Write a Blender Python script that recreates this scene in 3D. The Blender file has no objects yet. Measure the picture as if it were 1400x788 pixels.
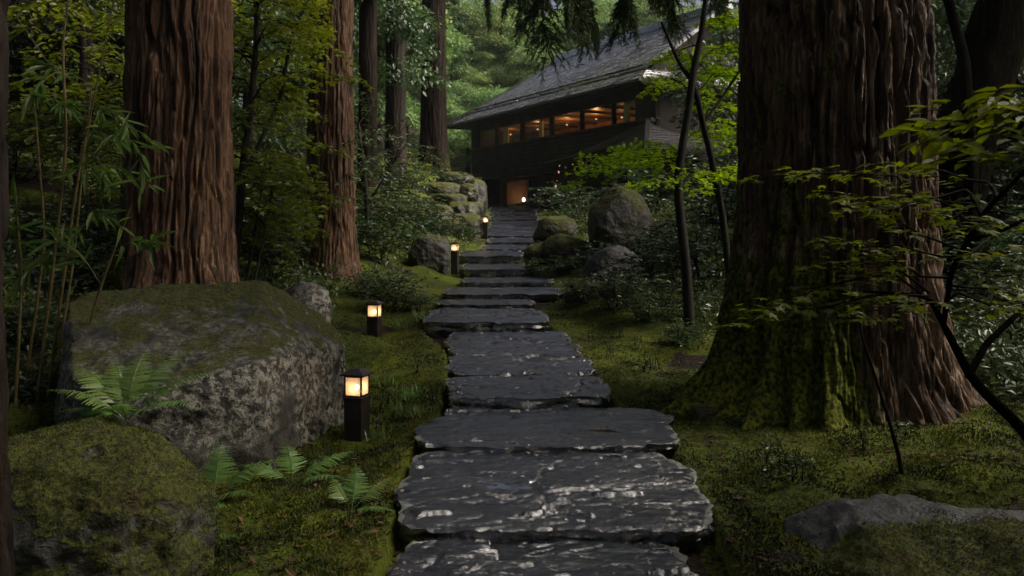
import bpy, math, numpy as np
from mathutils import Vector

sc = bpy.context.scene
COL = sc.collection
rad = math.radians

# ------------------------------------------------------------------ camera, sky, sun, exposure
FPX, HY, CZ = 1200.0, 310.0, 1.5          # focal length and horizon in photo pixels, eye height
cam_d = bpy.data.cameras.new("camera")
cam = bpy.data.objects.new("camera", cam_d)
COL.objects.link(cam)
cam.location = (0, 0, CZ)
cam.rotation_euler = (rad(90), 0, 0)
cam_d.sensor_width = 36.0
cam_d.lens = 36.0 * FPX / 1400.0
cam_d.shift_y = (HY - 394.0) / 1400.0
cam_d.clip_start, cam_d.clip_end = 0.05, 1000
cam_d.dof.use_dof = True
cam_d.dof.focus_distance = 7.5
cam_d.dof.aperture_fstop = 5.0
sc.camera = cam

SUN_EL, SUN_AZ = 42.0, 96.0               # azimuth clockwise from +Y: from the right
w = bpy.data.worlds.new("World"); sc.world = w; w.use_nodes = True
nt = w.node_tree; nt.nodes.clear()
sky = nt.nodes.new("ShaderNodeTexSky"); sky.sky_type = 'NISHITA'; sky.sun_disc = False
sky.sun_elevation = rad(SUN_EL); sky.sun_rotation = rad(SUN_AZ)
sky.air_density, sky.dust_density, sky.ozone_density = 0.3, 7.0, 0.25
bg = nt.nodes.new("ShaderNodeBackground"); bg.inputs['Strength'].default_value = 0.10
wo = nt.nodes.new("ShaderNodeOutputWorld")
nt.links.new(sky.outputs[0], bg.inputs['Color']); nt.links.new(bg.outputs[0], wo.inputs['Surface'])
sd = bpy.data.lights.new("sun", 'SUN'); sd.energy = 4.0; sd.angle = rad(48); sd.color = (1.0, 0.92, 0.80)
sun = bpy.data.objects.new("sun", sd); COL.objects.link(sun)
_d = Vector((math.sin(rad(SUN_AZ)) * math.cos(rad(SUN_EL)), math.cos(rad(SUN_AZ)) * math.cos(rad(SUN_EL)), math.sin(rad(SUN_EL))))
sun.rotation_euler = _d.to_track_quat('Z', 'Y').to_euler()
vs = sc.view_settings
vs.view_transform = 'Standard'; vs.look = 'None'; vs.gamma = 1.0; vs.use_curve_mapping = False
vs.exposure = 0.98
sc.cycles.use_denoising = True
sc.cycles.max_bounces = 8; sc.cycles.diffuse_bounces = 3; sc.cycles.glossy_bounces = 3
sc.cycles.transmission_bounces = 4; sc.cycles.transparent_max_bounces = 8; sc.cycles.volume_bounces = 0
sc.cycles.sample_clamp_indirect = 4.0
sc.cycles.caustics_reflective = False; sc.cycles.caustics_refractive = False

# ------------------------------------------------------------------ numbers: noise, pixels to points
def P(px, py, Y):
    return np.array([(px - 700.0) / FPX * Y, Y, CZ + (HY - py) / FPX * Y])

def _hash(ix, iy, iz, seed):
    h = (ix * 374761393 + iy * 668265263 + iz * 1440662683 + seed * 974634777) & 0xFFFFFFFF
    h = ((h ^ (h >> 13)) * 1274126177) & 0xFFFFFFFF
    h = ((h ^ (h >> 16)) * 2246822519) & 0xFFFFFFFF
    return h ^ (h >> 15)

def noise(p, seed=0):
    p = np.asarray(p, float)
    i = np.floor(p).astype(np.int64); f = p - i
    u = f * f * f * (f * (f * 6 - 15) + 10)
    out = np.zeros(len(p))
    for c in range(8):
        dx, dy, dz = c & 1, (c >> 1) & 1, c >> 2
        h = _hash(i[:, 0] + dx, i[:, 1] + dy, i[:, 2] + dz, seed)
        g = ((h & 1023) / 511.5 - 1) * (f[:, 0] - dx) + (((h >> 10) & 1023) / 511.5 - 1) * (f[:, 1] - dy) + (((h >> 20) & 1023) / 511.5 - 1) * (f[:, 2] - dz)
        wgt = (u[:, 0] if dx else 1 - u[:, 0]) * (u[:, 1] if dy else 1 - u[:, 1]) * (u[:, 2] if dz else 1 - u[:, 2])
        out += g * wgt
    return out * 1.1

def fbm(p, o=4, seed=0, gain=0.5, lac=2.03):
    p = np.asarray(p, float); a = 1.0; s = 0.0; t = 0
    for k in range(o):
        s = s + a * noise(p, seed + k * 17); p = p * lac + 3.7; a *= gain
    return s

def ridged(p, o=3, seed=0, gain=0.5):
    p = np.asarray(p, float); a = 1.0; s = 0.0
    for k in range(o):
        s = s + a * (1 - 2 * np.abs(noise(p, seed + k * 31))); p = p * 2.07 + 1.3; a *= gain
    return s

def worley(p, seed=0):
    i = np.floor(p).astype(np.int64)
    f1 = np.full(len(p), 9.0); f2 = f1.copy()
    for dx in (-1, 0, 1):
        for dy in (-1, 0, 1):
            for dz in (-1, 0, 1):
                c = i + (dx, dy, dz)
                h = _hash(c[:, 0], c[:, 1], c[:, 2], seed)
                q = c + np.stack([(h & 1023), (h >> 10) & 1023, (h >> 20) & 1023], 1) / 1023.0
                d = np.sqrt(((q - p) ** 2).sum(1))
                m = d < f1
                f2 = np.where(m, f1, np.minimum(f2, d)); f1 = np.where(m, d, f1)
    return f1, f2

def sst(a, b, x):
    t = np.clip((x - a) / (b - a), 0, 1)
    return t * t * (3 - 2 * t)

def unit(v):
    v = np.asarray(v, float)
    return v / np.maximum(np.linalg.norm(v, axis=-1, keepdims=True), 1e-9)

# ------------------------------------------------------------------ meshes and objects
class MB:
    def __init__(s): s.V = []; s.F = {}; s.n = 0; s.A = {}
    def add(s, V, *Fs, **attr):
        V = np.asarray(V, float).reshape(-1, 3)
        for F in Fs:
            F = np.asarray(F, np.int64)
            if F.size: s.F.setdefault(F.shape[1], []).append(F + s.n)
        for k in set(s.A) | set(attr):
            s.A.setdefault(k, [np.zeros(s.n)] if s.n else [])
            s.A[k].append(np.broadcast_to(np.asarray(attr.get(k, 0.0), float), (len(V),)))
        s.V.append(V); s.n += len(V)
    def mesh(s, name, smooth=True, off=(0, 0, 0)):
        V = np.concatenate(s.V) - np.asarray(off, float)
        me = bpy.data.meshes.new(name)
        me.vertices.add(len(V)); me.vertices.foreach_set('co', V.astype(np.float32).ravel())
        L, st, tot = [], [], []
        pos = 0
        for k, fs in s.F.items():
            F = np.concatenate(fs)
            L.append(F.ravel()); st.append(pos + np.arange(len(F)) * k); tot.append(np.full(len(F), k)); pos += F.size
        L = np.concatenate(L); st = np.concatenate(st); tot = np.concatenate(tot)
        me.loops.add(len(L)); me.loops.foreach_set('vertex_index', L.astype(np.int32))
        me.polygons.add(len(st)); me.polygons.foreach_set('loop_start', st.astype(np.int32))
        try: me.polygons.foreach_set('loop_total', tot.astype(np.int32))
        except Exception: pass
        me.polygons.foreach_set('use_smooth', np.full(len(st), smooth))
        for k, a in s.A.items():
            at = me.attributes.new(k, 'FLOAT', 'POINT')
            at.data.foreach_set('value', np.concatenate(a).astype(np.float32))
        me.update(calc_edges=True); me.validate()
        return me

def link(name, me, mat=None, parent=None, loc=(0, 0, 0)):
    o = bpy.data.objects.new(name, me); COL.objects.link(o)
    if mat is not None and not me.materials: me.materials.append(mat)
    if parent is not None: o.parent = parent
    o.location = loc
    return o

def tag(o, label=None, cat=None, group=None, kind=None):
    if label: o['label'] = label
    if cat: o['category'] = cat
    if group: o['group'] = group
    if kind: o['kind'] = kind
    return o

def thing(name, label, cat, loc=(0, 0, 0), group=None, rz=0.0):
    o = bpy.data.objects.new(name, None); COL.objects.link(o)
    o.empty_display_size = 0.1
    o.location = loc; o.rotation_euler = (0, 0, rz)
    return tag(o, label, cat, group)

def dup(root, loc, rz=0.0, scale=1.0, label=None, group=None, tilt=(0, 0)):
    r = root.copy(); COL.objects.link(r); r.location = loc
    r.rotation_euler = (tilt[0], tilt[1], rz)
    r.scale = (scale,) * 3 if np.isscalar(scale) else scale
    if label: r['label'] = label
    if group: r['group'] = group
    for ch in root.children:
        c = ch.copy(); COL.objects.link(c); c.parent = r
        for g in ch.children:
            e = g.copy(); COL.objects.link(e); e.parent = c
    return r

BOXF = np.array([[0, 3, 2, 1], [4, 5, 6, 7], [0, 1, 5, 4], [1, 2, 6, 5], [2, 3, 7, 6], [3, 0, 4, 7]])
def box8(mb, c):                      # eight corners, bottom ring then top ring
    mb.add(c, BOXF)

def bevbox(mb, x0, x1, y0, y1, z0, z1, b=0.004):
    V = []; 
    def ring(z, i):
        return [(x0 + i, y0, z), (x1 - i, y0, z), (x1, y0 + i, z), (x1, y1 - i, z), (x1 - i, y1, z), (x0 + i, y1, z), (x0, y1 - i, z), (x0, y0 + i, z)]
    def inner(z):
        return [(x0 + b, y0 + b, z), (x1 - b, y0 + b, z), (x1 - b, y0 + b, z), (x1 - b, y1 - b, z), (x1 - b, y1 - b, z), (x0 + b, y1 - b, z), (x0 + b, y1 - b, z), (x0 + b, y0 + b, z)]
    V = inner(z0) + ring(z0 + b, b) + ring(z1 - b, b) + inner(z1)
    F = [[r * 8 + k, r * 8 + (k + 1) % 8, r * 8 + 8 + (k + 1) % 8, r * 8 + 8 + k] for r in range(3) for k in range(8)]
    mb.add(V, F, [[24, 26, 28, 30], [6, 4, 2, 0]])

def tube(mb, pts, radii, sides=6, cap=True, **attr):
    pts = np.asarray(pts, float); n = len(pts)
    radii = np.broadcast_to(np.asarray(radii, float), (n,))
    t = unit(np.gradient(pts, axis=0))
    ref = np.array([0, 0, 1.0]) if abs(t[:, 2]).mean() < 0.8 else np.array([1.0, 0, 0])
    a = unit(np.cross(t, ref)); b = np.cross(t, a)
    th = np.linspace(0, 2 * np.pi, sides, endpoint=False)
    V = pts[:, None] + radii[:, None, None] * (np.cos(th)[None, :, None] * a[:, None] + np.sin(th)[None, :, None] * b[:, None])
    i = np.arange(n - 1)[:, None] * sides; k = np.arange(sides)[None]; k2 = (k + 1) % sides
    F = np.stack([i + k, i + k2, i + sides + k2, i + sides + k], -1).reshape(-1, 4)
    mb.add(V.reshape(-1, 3), F, **attr)

def grid_faces(nu, nv, wrap=False):
    i = np.arange(nv - 1)[:, None]; j = np.arange(nu if wrap else nu - 1)[None]
    j2 = (j + 1) % nu
    return np.stack([i * nu + j, i * nu + j2, (i + 1) * nu + j2, (i + 1) * nu + j], -1).reshape(-1, 4)

# ------------------------------------------------------------------ materials
class G:
    def __init__(s, name):
        s.m = bpy.data.materials.new(name); s.m.use_nodes = True
        s.t = s.m.node_tree; s.t.nodes.clear()
        s.out = s.t.nodes.new('ShaderNodeOutputMaterial')
    def n(s, t, ins=None, **pr):
        nd = s.t.nodes.new('ShaderNode' + t)
        for k, v in pr.items(): setattr(nd, k, v)
        for k, v in (ins or {}).items(): s.put(nd.inputs[k], v)
        return nd
    def put(s, sock, v):
        if isinstance(v, bpy.types.NodeSocket): s.t.links.new(v, sock)
        else:
            if hasattr(sock.default_value, '__len__') and not isinstance(v, str):
                v = tuple(v); v = v + (1.0,) if len(sock.default_value) == 4 and len(v) == 3 else v
            sock.default_value = v
    def obj(s): return s.n('TexCoord').outputs['Object']
    def scaled(s, v, sc3): return s.n('VectorMath', {0: v, 1: sc3}, operation='MULTIPLY').outputs[0]
    def noise(s, v, scale, detail=4, rough=0.55, dist=0.0):
        return s.n('TexNoise', {'Vector': v, 'Scale': scale, 'Detail': detail, 'Roughness': rough, 'Distortion': dist}).outputs[0]
    def mr(s, x, a, b, c=0.0, d=1.0):
        return s.n('MapRange', {'Value': x, 'From Min': a, 'From Max': b, 'To Min': c, 'To Max': d}, interpolation_type='SMOOTHSTEP').outputs[0]
    def mix(s, f, a, b):
        nd = s.n('Mix', data_type='RGBA'); s.put(nd.inputs[0], f); s.put(nd.inputs[6], a); s.put(nd.inputs[7], b)
        return nd.outputs[2]
    def mth(s, op, a, b=0.0): return s.n('Math', {0: a, 1: b}, operation=op).outputs[0]
    def attr(s, k): return s.n('Attribute', attribute_name=k).outputs['Fac']
    def bump(s, h, strength=0.5, dist=0.02, nrm=None):
        ins = {'Height': h, 'Strength': strength, 'Distance': dist}
        if nrm is not None: ins['Normal'] = nrm
        return s.n('Bump', ins).outputs[0]
    def pbsdf(s, col, rough=0.6, nrm=None, spec=0.5, metal=0.0, coat=0.0, ior=1.5):
        ins = {'Base Color': col, 'Roughness': rough, 'Specular IOR Level': spec, 'Metallic': metal, 'IOR': ior}
        if nrm is not None: ins['Normal'] = nrm
        if coat: ins['Coat Weight'] = coat; ins['Coat Roughness'] = .12; ins.update({'Coat Normal': nrm} if nrm is not None else {})
        return s.n('BsdfPrincipled', ins).outputs[0]
    def done(s, sh): s.t.links.new(sh, s.out.inputs['Surface']); return s.m

def leaf_mat(name, c_dark, c_mid, c_light, rough=0.34, transl=0.3, spec=0.5, tcol=None):
    g = G(name)
    t = g.attr('tint')
    c = g.mix(g.mr(t, 0.0, 0.55), c_dark, c_mid); c = g.mix(g.mr(t, 0.55, 1.0), c, c_light)
    ob = g.n('ObjectInfo').outputs['Random']
    c = g.n('HueSaturation', {'Color': c, 'Hue': g.mr(ob, 0, 1, 0.485, 0.515), 'Value': g.mr(ob, 0, 1, 0.8, 1.2), 'Saturation': 1.0}).outputs[0]
    nz = g.noise(g.obj(), 60, 2)
    b = g.pbsdf(c, g.mr(nz, 0.3, 0.7, rough * 0.7, rough * 1.4), spec=spec)
    tc = g.n('HueSaturation', {'Color': c, 'Hue': 0.507, 'Saturation': 1.1, 'Value': 1.6}).outputs[0]
    tr = g.n('BsdfTranslucent', {'Color': tc}).outputs[0]
    return g.done(g.n('MixShader', {0: transl, 1: b, 2: tr}).outputs[0])

def bark_mat(name, dark, mid, light, fs=1.0, moss_c=((0.02, 0.028, 0.004), (0.11, 0.125, 0.012)), rough=0.7, bumpd=0.022, spec=.2):
    g = G(name); o = g.obj()
    v1 = g.scaled(o, (9 * fs, 9 * fs, 0.8 * fs)); v2 = g.scaled(o, (34 * fs, 34 * fs, 2.4 * fs)); v3 = g.scaled(o, (2.2, 2.2, 0.7))
    n1 = g.noise(v1, 1, 5, 0.6); n2 = g.noise(v2, 1, 4, 0.6); n3 = g.noise(v3, 1, 3)
    n4 = g.noise(g.scaled(o, (60, 60, 22)), 1, 3)
    c = g.mix(g.mr(n1, 0.35, 0.62), dark, mid)
    c = g.mix(g.mth('MULTIPLY', g.mr(n2, 0.45, 0.7), g.mr(n3, 0.4, 0.62, 0.15, 0.95)), c, light)
    n5 = g.noise(g.scaled(o, (20 * fs, 20 * fs, 5.0 * fs)), 1, 7, 0.72, 0.8)
    c = g.mix(g.mr(n4, 0.52, 0.75, 0.0, 0.6), c, dark)
    c = g.mix(g.mr(n5, 0.44, 0.36, 0.0, 0.7), c, dark)
    m = g.attr('moss')
    nm = g.noise(o, 30, 4); nm2 = g.noise(o, 7, 3)
    mask = g.mr(g.mth('ADD', m, g.mth('MULTIPLY', g.mth('SUBTRACT', nm2, 0.5), 1.1)), 0.42, 0.62)
    mc = g.mix(g.mr(nm, 0.35, 0.68), moss_c[0], moss_c[1])
    c = g.mix(mask, c, mc)
    h = g.mth('ADD', g.mth('ADD', g.mth('MULTIPLY', n2, 0.6), g.mth('MULTIPLY', n5, 1.0)), g.mth('MULTIPLY', n4, 0.4)); h = g.mth('ADD', h, g.mth('MULTIPLY', nm, g.mth('MULTIPLY', mask, 0.8)))
    return g.done(g.pbsdf(c, g.mr(mask, 0, 1, rough, 0.95), g.bump(h, 0.9, bumpd), spec=spec))

def rock_mat(name, dark, mid, pale, pale_amt=0.5, moss_lo=(0.016, 0.019, 0.003), moss_hi=(0.08, 0.086, 0.008), rough=0.45):
    g = G(name); o = g.obj()
    n1 = g.noise(o, 3.0, 8, 0.62, 0.6); n2 = g.noise(o, 11, 6, 0.65); n3 = g.noise(o, 48, 4, 0.6); n5 = g.noise(o, 1.4, 4, 0.6, 0.8)
    c = g.mix(g.mr(n1, 0.36, 0.62), dark, mid)
    nzz = g.n('SeparateXYZ', {0: g.n('NewGeometry').outputs['Normal']}).outputs[2]
    n6 = g.noise(o, 19, 7, 0.7, 0.5)
    n7 = g.noise(o, 85, 5, 0.7)
    pm = g.mth('MULTIPLY', g.mth('MULTIPLY', g.mth('MULTIPLY', g.mr(n7, .36, .56, .25, 1), g.mr(n6, 0.47, 0.545)), g.mr(nzz, .3, .8, 1, .5)), g.mr(n5, 0.62 - 0.3 * pale_amt, 0.75 - 0.3 * pale_amt))
    c = g.mix(pm, c, pale)
    c = g.mix(g.mr(n3, 0.55, 0.72, 0, 0.75), c, dark)
    spk = g.mr(g.noise(o, 120, 2), 0.66, 0.74)
    c = g.mix(g.mth('MULTIPLY', spk, 0.5), c, pale)
    m = g.attr('moss')
    nm = g.noise(o, 42, 4, 0.6); nm2 = g.noise(o, 5, 5, 0.65)
    mask = g.mr(g.mth('ADD', m, g.mth('MULTIPLY', g.mth('SUBTRACT', nm2, 0.5), 1.5)), 0.40, 0.62)
    mc = g.mix(g.mr(nm, 0.34, 0.68), moss_lo, moss_hi)
    mc = g.mix(g.mr(g.noise(o, 6.0, 3), 0.55, 0.72, 0, 0.6), mc, (0.06, 0.035, 0.010))
    c = g.mix(mask, c, mc)
    h = g.mth('ADD', g.mth('MULTIPLY', n2, 0.8), g.mth('MULTIPLY', n3, 0.45))
    h = g.mth('ADD', h, g.mth('MULTIPLY', nm, g.mth('MULTIPLY', mask, 0.7)))
    r = g.mr(n1, 0.35, 0.65, rough * 0.6, rough * 1.5)
    r = g.mix(mask, r, (0.95, 0.95, 0.95))
    h = g.mth('ADD', h, g.mth('MULTIPLY', n6, 1.2))
    return g.done(g.pbsdf(c, r, g.bump(h, 0.9, 0.022), spec=0.45))

def wood_mat(name, a, b, rough=0.55, along=(1, 1, 14)):
    g = G(name); o = g.obj()
    n1 = g.noise(g.scaled(o, along), 3.0, 5, 0.6); n2 = g.noise(o, 2.0, 3)
    c = g.mix(g.mr(n1, 0.35, 0.65), a, b); c = g.mix(g.mr(n2, 0.5, 0.8, 0, 0.5), c, a)
    return g.done(g.pbsdf(c, g.mr(n2, 0.3, 0.7, rough * 0.75, rough * 1.25), g.bump(n1, 0.4, 0.006), spec=.25))

def plain(name, col, rough=0.6, spec=0.5, var=0.25, scale=8):
    g = G(name); o = g.obj(); n1 = g.noise(o, scale, 5)
    c = g.mix(g.mr(n1, 0.3, 0.7), tuple(x * (1 - var) for x in col), tuple(x * (1 + var) for x in col))
    return g.done(g.pbsdf(c, rough, g.bump(n1, 0.3, 0.01), spec=spec))

def emit(name, col, st):
    g = G(name)
    return g.done(g.n('Emission', {'Color': col, 'Strength': st}).outputs[0])

MAT = {}
# wet slate of the steps: the flat water films are an attribute of the slab
g = G('wet_slate'); o = g.obj()
wet = g.attr('wet'); mo = g.attr('moss')
n1 = g.noise(g.scaled(o, (1, 1.6, 1)), 3.2, 7, 0.62, 0.8); n2 = g.noise(g.scaled(o, (1, 2.6, 2)), 16, 6, 0.62, 1.2); n3 = g.noise(g.scaled(o, (1, 1.8, 1)), 48, 6, 0.68, 0.6)
c = g.mix(g.mr(n1, 0.35, 0.65), (0.004, 0.0045, 0.006), (0.014, 0.014, 0.017))
c = g.mix(g.mr(n2, 0.55, 0.75, 0, 0.4), c, (0.05, 0.049, 0.05))
c = g.mix(g.mth('MULTIPLY', wet, 0.85), c, (0.010, 0.012, 0.008))
nm = g.noise(o, 26, 5, 0.65); nm2 = g.noise(o, 4.5, 4, 0.6)
mk = g.mr(g.mth('ADD', mo, g.mth('MULTIPLY', g.mth('SUBTRACT', nm2, 0.5), 1.2)), 0.45, 0.66)
c = g.mix(mk, c, g.mix(g.mr(nm, 0.4, 0.65), (0.016, 0.018, 0.004), (0.05, 0.058, 0.010)))
r = g.mr(n1, 0.36, 0.66, 0.11, 0.27); r = g.mix(wet, r, (0.06, 0.06, 0.06)); r = g.mix(mk, r, (0.9, 0.9, 0.9))
hh = g.mth('ADD', g.mth('MULTIPLY', n2, 0.5), g.mth('MULTIPLY', n3, 0.6))
hh = g.mth('MULTIPLY', hh, g.mth('SUBTRACT', 1.0, wet))
MAT['slate'] = g.done(g.pbsdf(c, r, g.bump(hh, 0.6, 0.014), spec=0.8, ior=2.1))

# ground: moss over dark soil
g = G('mossy_ground'); o = g.obj()
mo = g.attr('moss')
n1 = g.noise(o, 1.3, 5, 0.6); n2 = g.noise(o, 9, 5, 0.6); n3 = g.noise(o, 55, 4, 0.65); n4 = g.noise(o, 24, 4, 0.65)
soil = g.mix(g.mr(n3, 0.35, 0.68), (0.005, 0.004, 0.003), (0.034, 0.021, 0.012))
soil = g.mix(g.mr(n2, 0.5, 0.75, 0, 0.5), soil, (0.022, 0.020, 0.010))
moss = g.mix(g.mr(n4, 0.3, 0.7), (0.014, 0.024, 0.004), (0.070, 0.090, 0.010))
moss = g.mix(g.mr(n1, 0.42, 0.64, 0, 0.75), moss, g.mix(g.mr(n3, 0.35, 0.65), (0.05, 0.068, 0.006), (0.145, 0.16, 0.013)))
moss = g.mix(g.mr(n2, 0.56, 0.74, 0, 0.7), moss, (0.022, 0.020, 0.006))
mk = g.mr(g.mth('ADD', mo, g.mth('MULTIPLY', g.mth('SUBTRACT', n2, 0.5), 0.9)), 0.38, 0.6)
c = g.mix(mk, soil, moss)
h = g.mth('ADD', g.mth('MULTIPLY', n3, 0.6), n4)
MAT['ground'] = g.done(g.pbsdf(c, g.mr(mk, 0, 1, 0.75, 0.95), g.bump(h, 0.9, 0.03), spec=0.15))

def tuft_mat(name, a, b, c3):
    g = G(name); t = g.attr('tint')
    c = g.mix(g.mr(t, 0, .5), a, b); c = g.mix(g.mr(t, .5, 1), c, c3)
    d = g.pbsdf(c, 0.7, spec=0.3); tr = g.n('BsdfTranslucent', {'Color': c}).outputs[0]
    return g.done(g.n('MixShader', {0: 0.25, 1: d, 2: tr}).outputs[0])
MAT['tuft'] = tuft_mat('moss_fibre', (0.012, 0.020, 0.003), (0.050, 0.068, 0.006), (0.135, 0.152, 0.013))
MAT['litter'] = tuft_mat('fallen_needles', (0.03, 0.016, 0.008), (0.08, 0.04, 0.018), (0.16, 0.085, 0.035))
MAT['bark_red'] = bark_mat('red_cedar_bark', (0.018, 0.011, 0.007), (0.115, 0.060, 0.033), (0.28, 0.165, 0.092))
MAT['bark_old'] = bark_mat('old_cedar_bark', (0.018, 0.011, 0.007), (0.125, 0.074, 0.043), (0.36, 0.255, 0.165), 0.8, moss_c=((0.022, 0.03, 0.004), (0.16, 0.175, 0.015)))
MAT['bark_dark'] = bark_mat('dark_cedar_bark', (0.008, 0.005, 0.004), (0.022, 0.014, 0.009), (0.055, 0.036, 0.024), 1.2)
MAT['bark_grey'] = bark_mat('smooth_grey_bark', (0.008, 0.007, 0.005), (0.02, 0.017, 0.012), (0.04, 0.036, 0.026), 2.0, bumpd=0.004)
MAT['bark_black'] = bark_mat('wet_black_bark', (0.003, 0.003, 0.002), (0.008, 0.007, 0.005), (0.016, 0.014, 0.010), 2.0, bumpd=0.02, rough=1.0, spec=0.0, moss_c=((0.004, 0.005, 0.002), (0.014, 0.016, 0.004)))
MAT['bark_shade'] = bark_mat('shaded_cedar_bark', (0.005, 0.004, 0.003), (0.015, 0.011, 0.008), (0.034, 0.025, 0.018), 1.4, bumpd=0.015, rough=.95, spec=.05)  # darker copy of the cedar bark; far trunks' shade is put into the colour
MAT['twig'] = plain('twig_bark', (0.012, 0.009, 0.006), 0.9, 0.1, 0.4, 30)
MAT['rock'] = rock_mat('lichened_rock', (0.010, 0.010, 0.008), (0.050, 0.047, 0.036), (0.33, 0.31, 0.25), 0.8)
MAT['rock_green'] = rock_mat('mossy_rock', (0.012, 0.012, 0.009), (0.042, 0.041, 0.032), (0.13, 0.135, 0.10), 0.4)
MAT['rock_grey'] = rock_mat('grey_rock', (0.022, 0.023, 0.024), (0.075, 0.074, 0.070), (0.19, 0.19, 0.175), 0.5, rough=0.5)
MAT['lf_maple'] = leaf_mat('maple_leaf', (0.07, 0.098, 0.008), (0.135, 0.172, 0.011), (0.22, 0.25, 0.016), 0.45, 0.4)
MAT['lf_yellow'] = leaf_mat('yellow_maple_leaf', (0.16, 0.25, 0.010), (0.30, 0.40, 0.014), (0.46, 0.52, 0.02), 0.45, 0.5)
MAT['lf_under'] = leaf_mat('understorey_leaf', (0.05, 0.08, 0.014), (0.13, 0.175, 0.019), (0.26, 0.30, 0.034), 0.42, 0.42)
MAT['lf_dark'] = leaf_mat('evergreen_leaf', (0.018, 0.032, 0.012), (0.034, 0.058, 0.020), (0.06, 0.09, 0.03), 0.36, 0.2, 0.45)
MAT['lf_shrub'] = leaf_mat('shrub_leaf', (0.03, 0.05, 0.018), (0.055, 0.085, 0.026), (0.10, 0.14, 0.045), 0.36, 0.22, 0.45)
MAT['lf_fern'] = leaf_mat('fern_leaf', (0.065, 0.13, 0.032), (0.12, 0.21, 0.045), (0.18, 0.28, 0.06), 0.36, 0.3)
MAT['lf_bamboo'] = leaf_mat('bamboo_leaf', (0.05, 0.09, 0.015), (0.08, 0.13, 0.025), (0.14, 0.17, 0.04), 0.34, 0.35)
MAT['lf_cedar'] = leaf_mat('cedar_needles', (0.022, 0.042, 0.014), (0.048, 0.082, 0.022), (0.09, 0.13, 0.034), 0.5, 0.3, 0.4)
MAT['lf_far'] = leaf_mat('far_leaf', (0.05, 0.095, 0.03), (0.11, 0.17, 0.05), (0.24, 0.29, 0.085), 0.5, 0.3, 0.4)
MAT['culm'] = plain('bamboo_culm', (0.13, 0.10, 0.035), 0.4, 0.5, 0.35, 12)
MAT['petal'] = plain('pink_petal', (0.55, 0.22, 0.2), 0.6)

# ------------------------------------------------------------------ terrain
PZ_Y = np.array([-20, 0, 4.1, 5.25, 6.3, 7.2, 8.3, 10, 11.8, 13.2, 15, 16.8, 18.6, 20.4, 21.8, 23.3, 26, 28, 30, 32, 34, 37, 45, 60, 90, 150, 260.])
PZ_Z = np.array([-.5, -.12, .0, .08, .14, .22, .25, .27, .35, .38, .43, .5, .69, .92, 1.04, 1.18, 1.47, 1.66, 1.84, 2.02, 2.18, 2.22, 2.8, 5.5, 11, 20, 28.])
PX_Y = np.array([-20, 0, 4.1, 5.25, 6.3, 7.2, 8.3, 10, 12, 13.5, 15.5, 17.5, 19.5, 21, 22.5, 25, 28, 31, 34, 40, 260.])
PX_L = np.array([-1, -.75, -.58, -.62, -.52, -.53, -.6, -1.0, -1.0, -1.0, -.9, -1.0, -1.1, -.8, -.65, -.75, -.7, -.7, -.8, -2, -2.])
PX_R = np.array([1, .95, .98, 1.0, .75, .7, .56, .48, .35, .75, .72, .4, .3, .45, .65, .85, .9, .9, 1.2, 2, 2.])
DK = np.array([0, .4, 1, 2, 3.5, 6, 12, 40, 300.])
LY = np.array([-20, 0, 4.5, 6, 8.5, 10, 14, 18, 22, 25, 29, 34, 45, 90, 260.])
LT = np.array([[.04, .02, -.02, 0, .2, .6, 2, 8, 20], [.04, .02, -.02, 0, .2, .6, 2, 8, 20], [.045, .0, -.03, 0, .15, .5, 2, 8, 20],
               [.05, -.13, -.15, -.05, .2, .7, 2, 8, 20], [.05, .0, .03, .25, .7, 1.3, 3, 9, 20], [.04, -.06, .02, .22, .6, 1.2, 3, 9, 20],
               [-.02, .03, .12, .3, .9, 1.7, 3.5, 10, 20], [0, .02, .15, .6, 1.2, 2, 4, 10, 20], [0, .02, .15, .6, 1.3, 2.3, 4.5, 10, 20],
               [-.05, 0, .35, 1.35, 2, 2.7, 4.5, 10, 20], [0, .2, 1.0, 1.6, 1.9, 2.7, 4.5, 10, 20], [0, .1, .3, .5, .8, 1.5, 4, 10, 20],
               [0, 0, .2, .4, .8, 1.5, 4, 10, 20], [0] * 9, [0] * 9])
RY = np.array([-20, 0, 5, 8.5, 14, 17, 25, 34, 45, 90, 260.])
RT = np.array([[.04, .03, .05, .05, .02, .1, .5, 4, 12], [.04, .03, .05, .05, .02, .1, .5, 4, 12], [.045, .03, .06, .07, .03, .1, .5, 4, 12],
               [.04, -.01, -.03, 0, .1, .3, 1, 5, 12], [0, .06, .15, .25, .4, .8, 1.5, 6, 12], [0, .1, .2, .4, .7, 1, 2, 6, 12],
               [0, .15, .3, .5, .8, 1, 2, 7, 12], [0, 0, 0, 0, 0, .3, 1.5, 7, 12], [0, 0, 0, 0, 0, .3, 1.5, 6, 12], [0] * 9, [0] * 9])

def _tab(T, TY, y, d):
    iy = np.clip(np.searchsorted(TY, y) - 1, 0, len(TY) - 2); fy = np.clip((y - TY[iy]) / (TY[iy + 1] - TY[iy]), 0, 1); fy = fy * fy * (3 - 2 * fy)
    idx = np.clip(np.searchsorted(DK, d) - 1, 0, len(DK) - 2); fd = np.clip((d - DK[idx]) / (DK[idx + 1] - DK[idx]), 0, 1)
    fd = np.where(idx < 5, fd * fd * (3 - 2 * fd) * .5 + fd * .5, fd)
    a = T[iy, idx] * (1 - fd) + T[iy, idx + 1] * fd; b = T[iy + 1, idx] * (1 - fd) + T[iy + 1, idx + 1] * fd
    return a * (1 - fy) + b * fy

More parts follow.
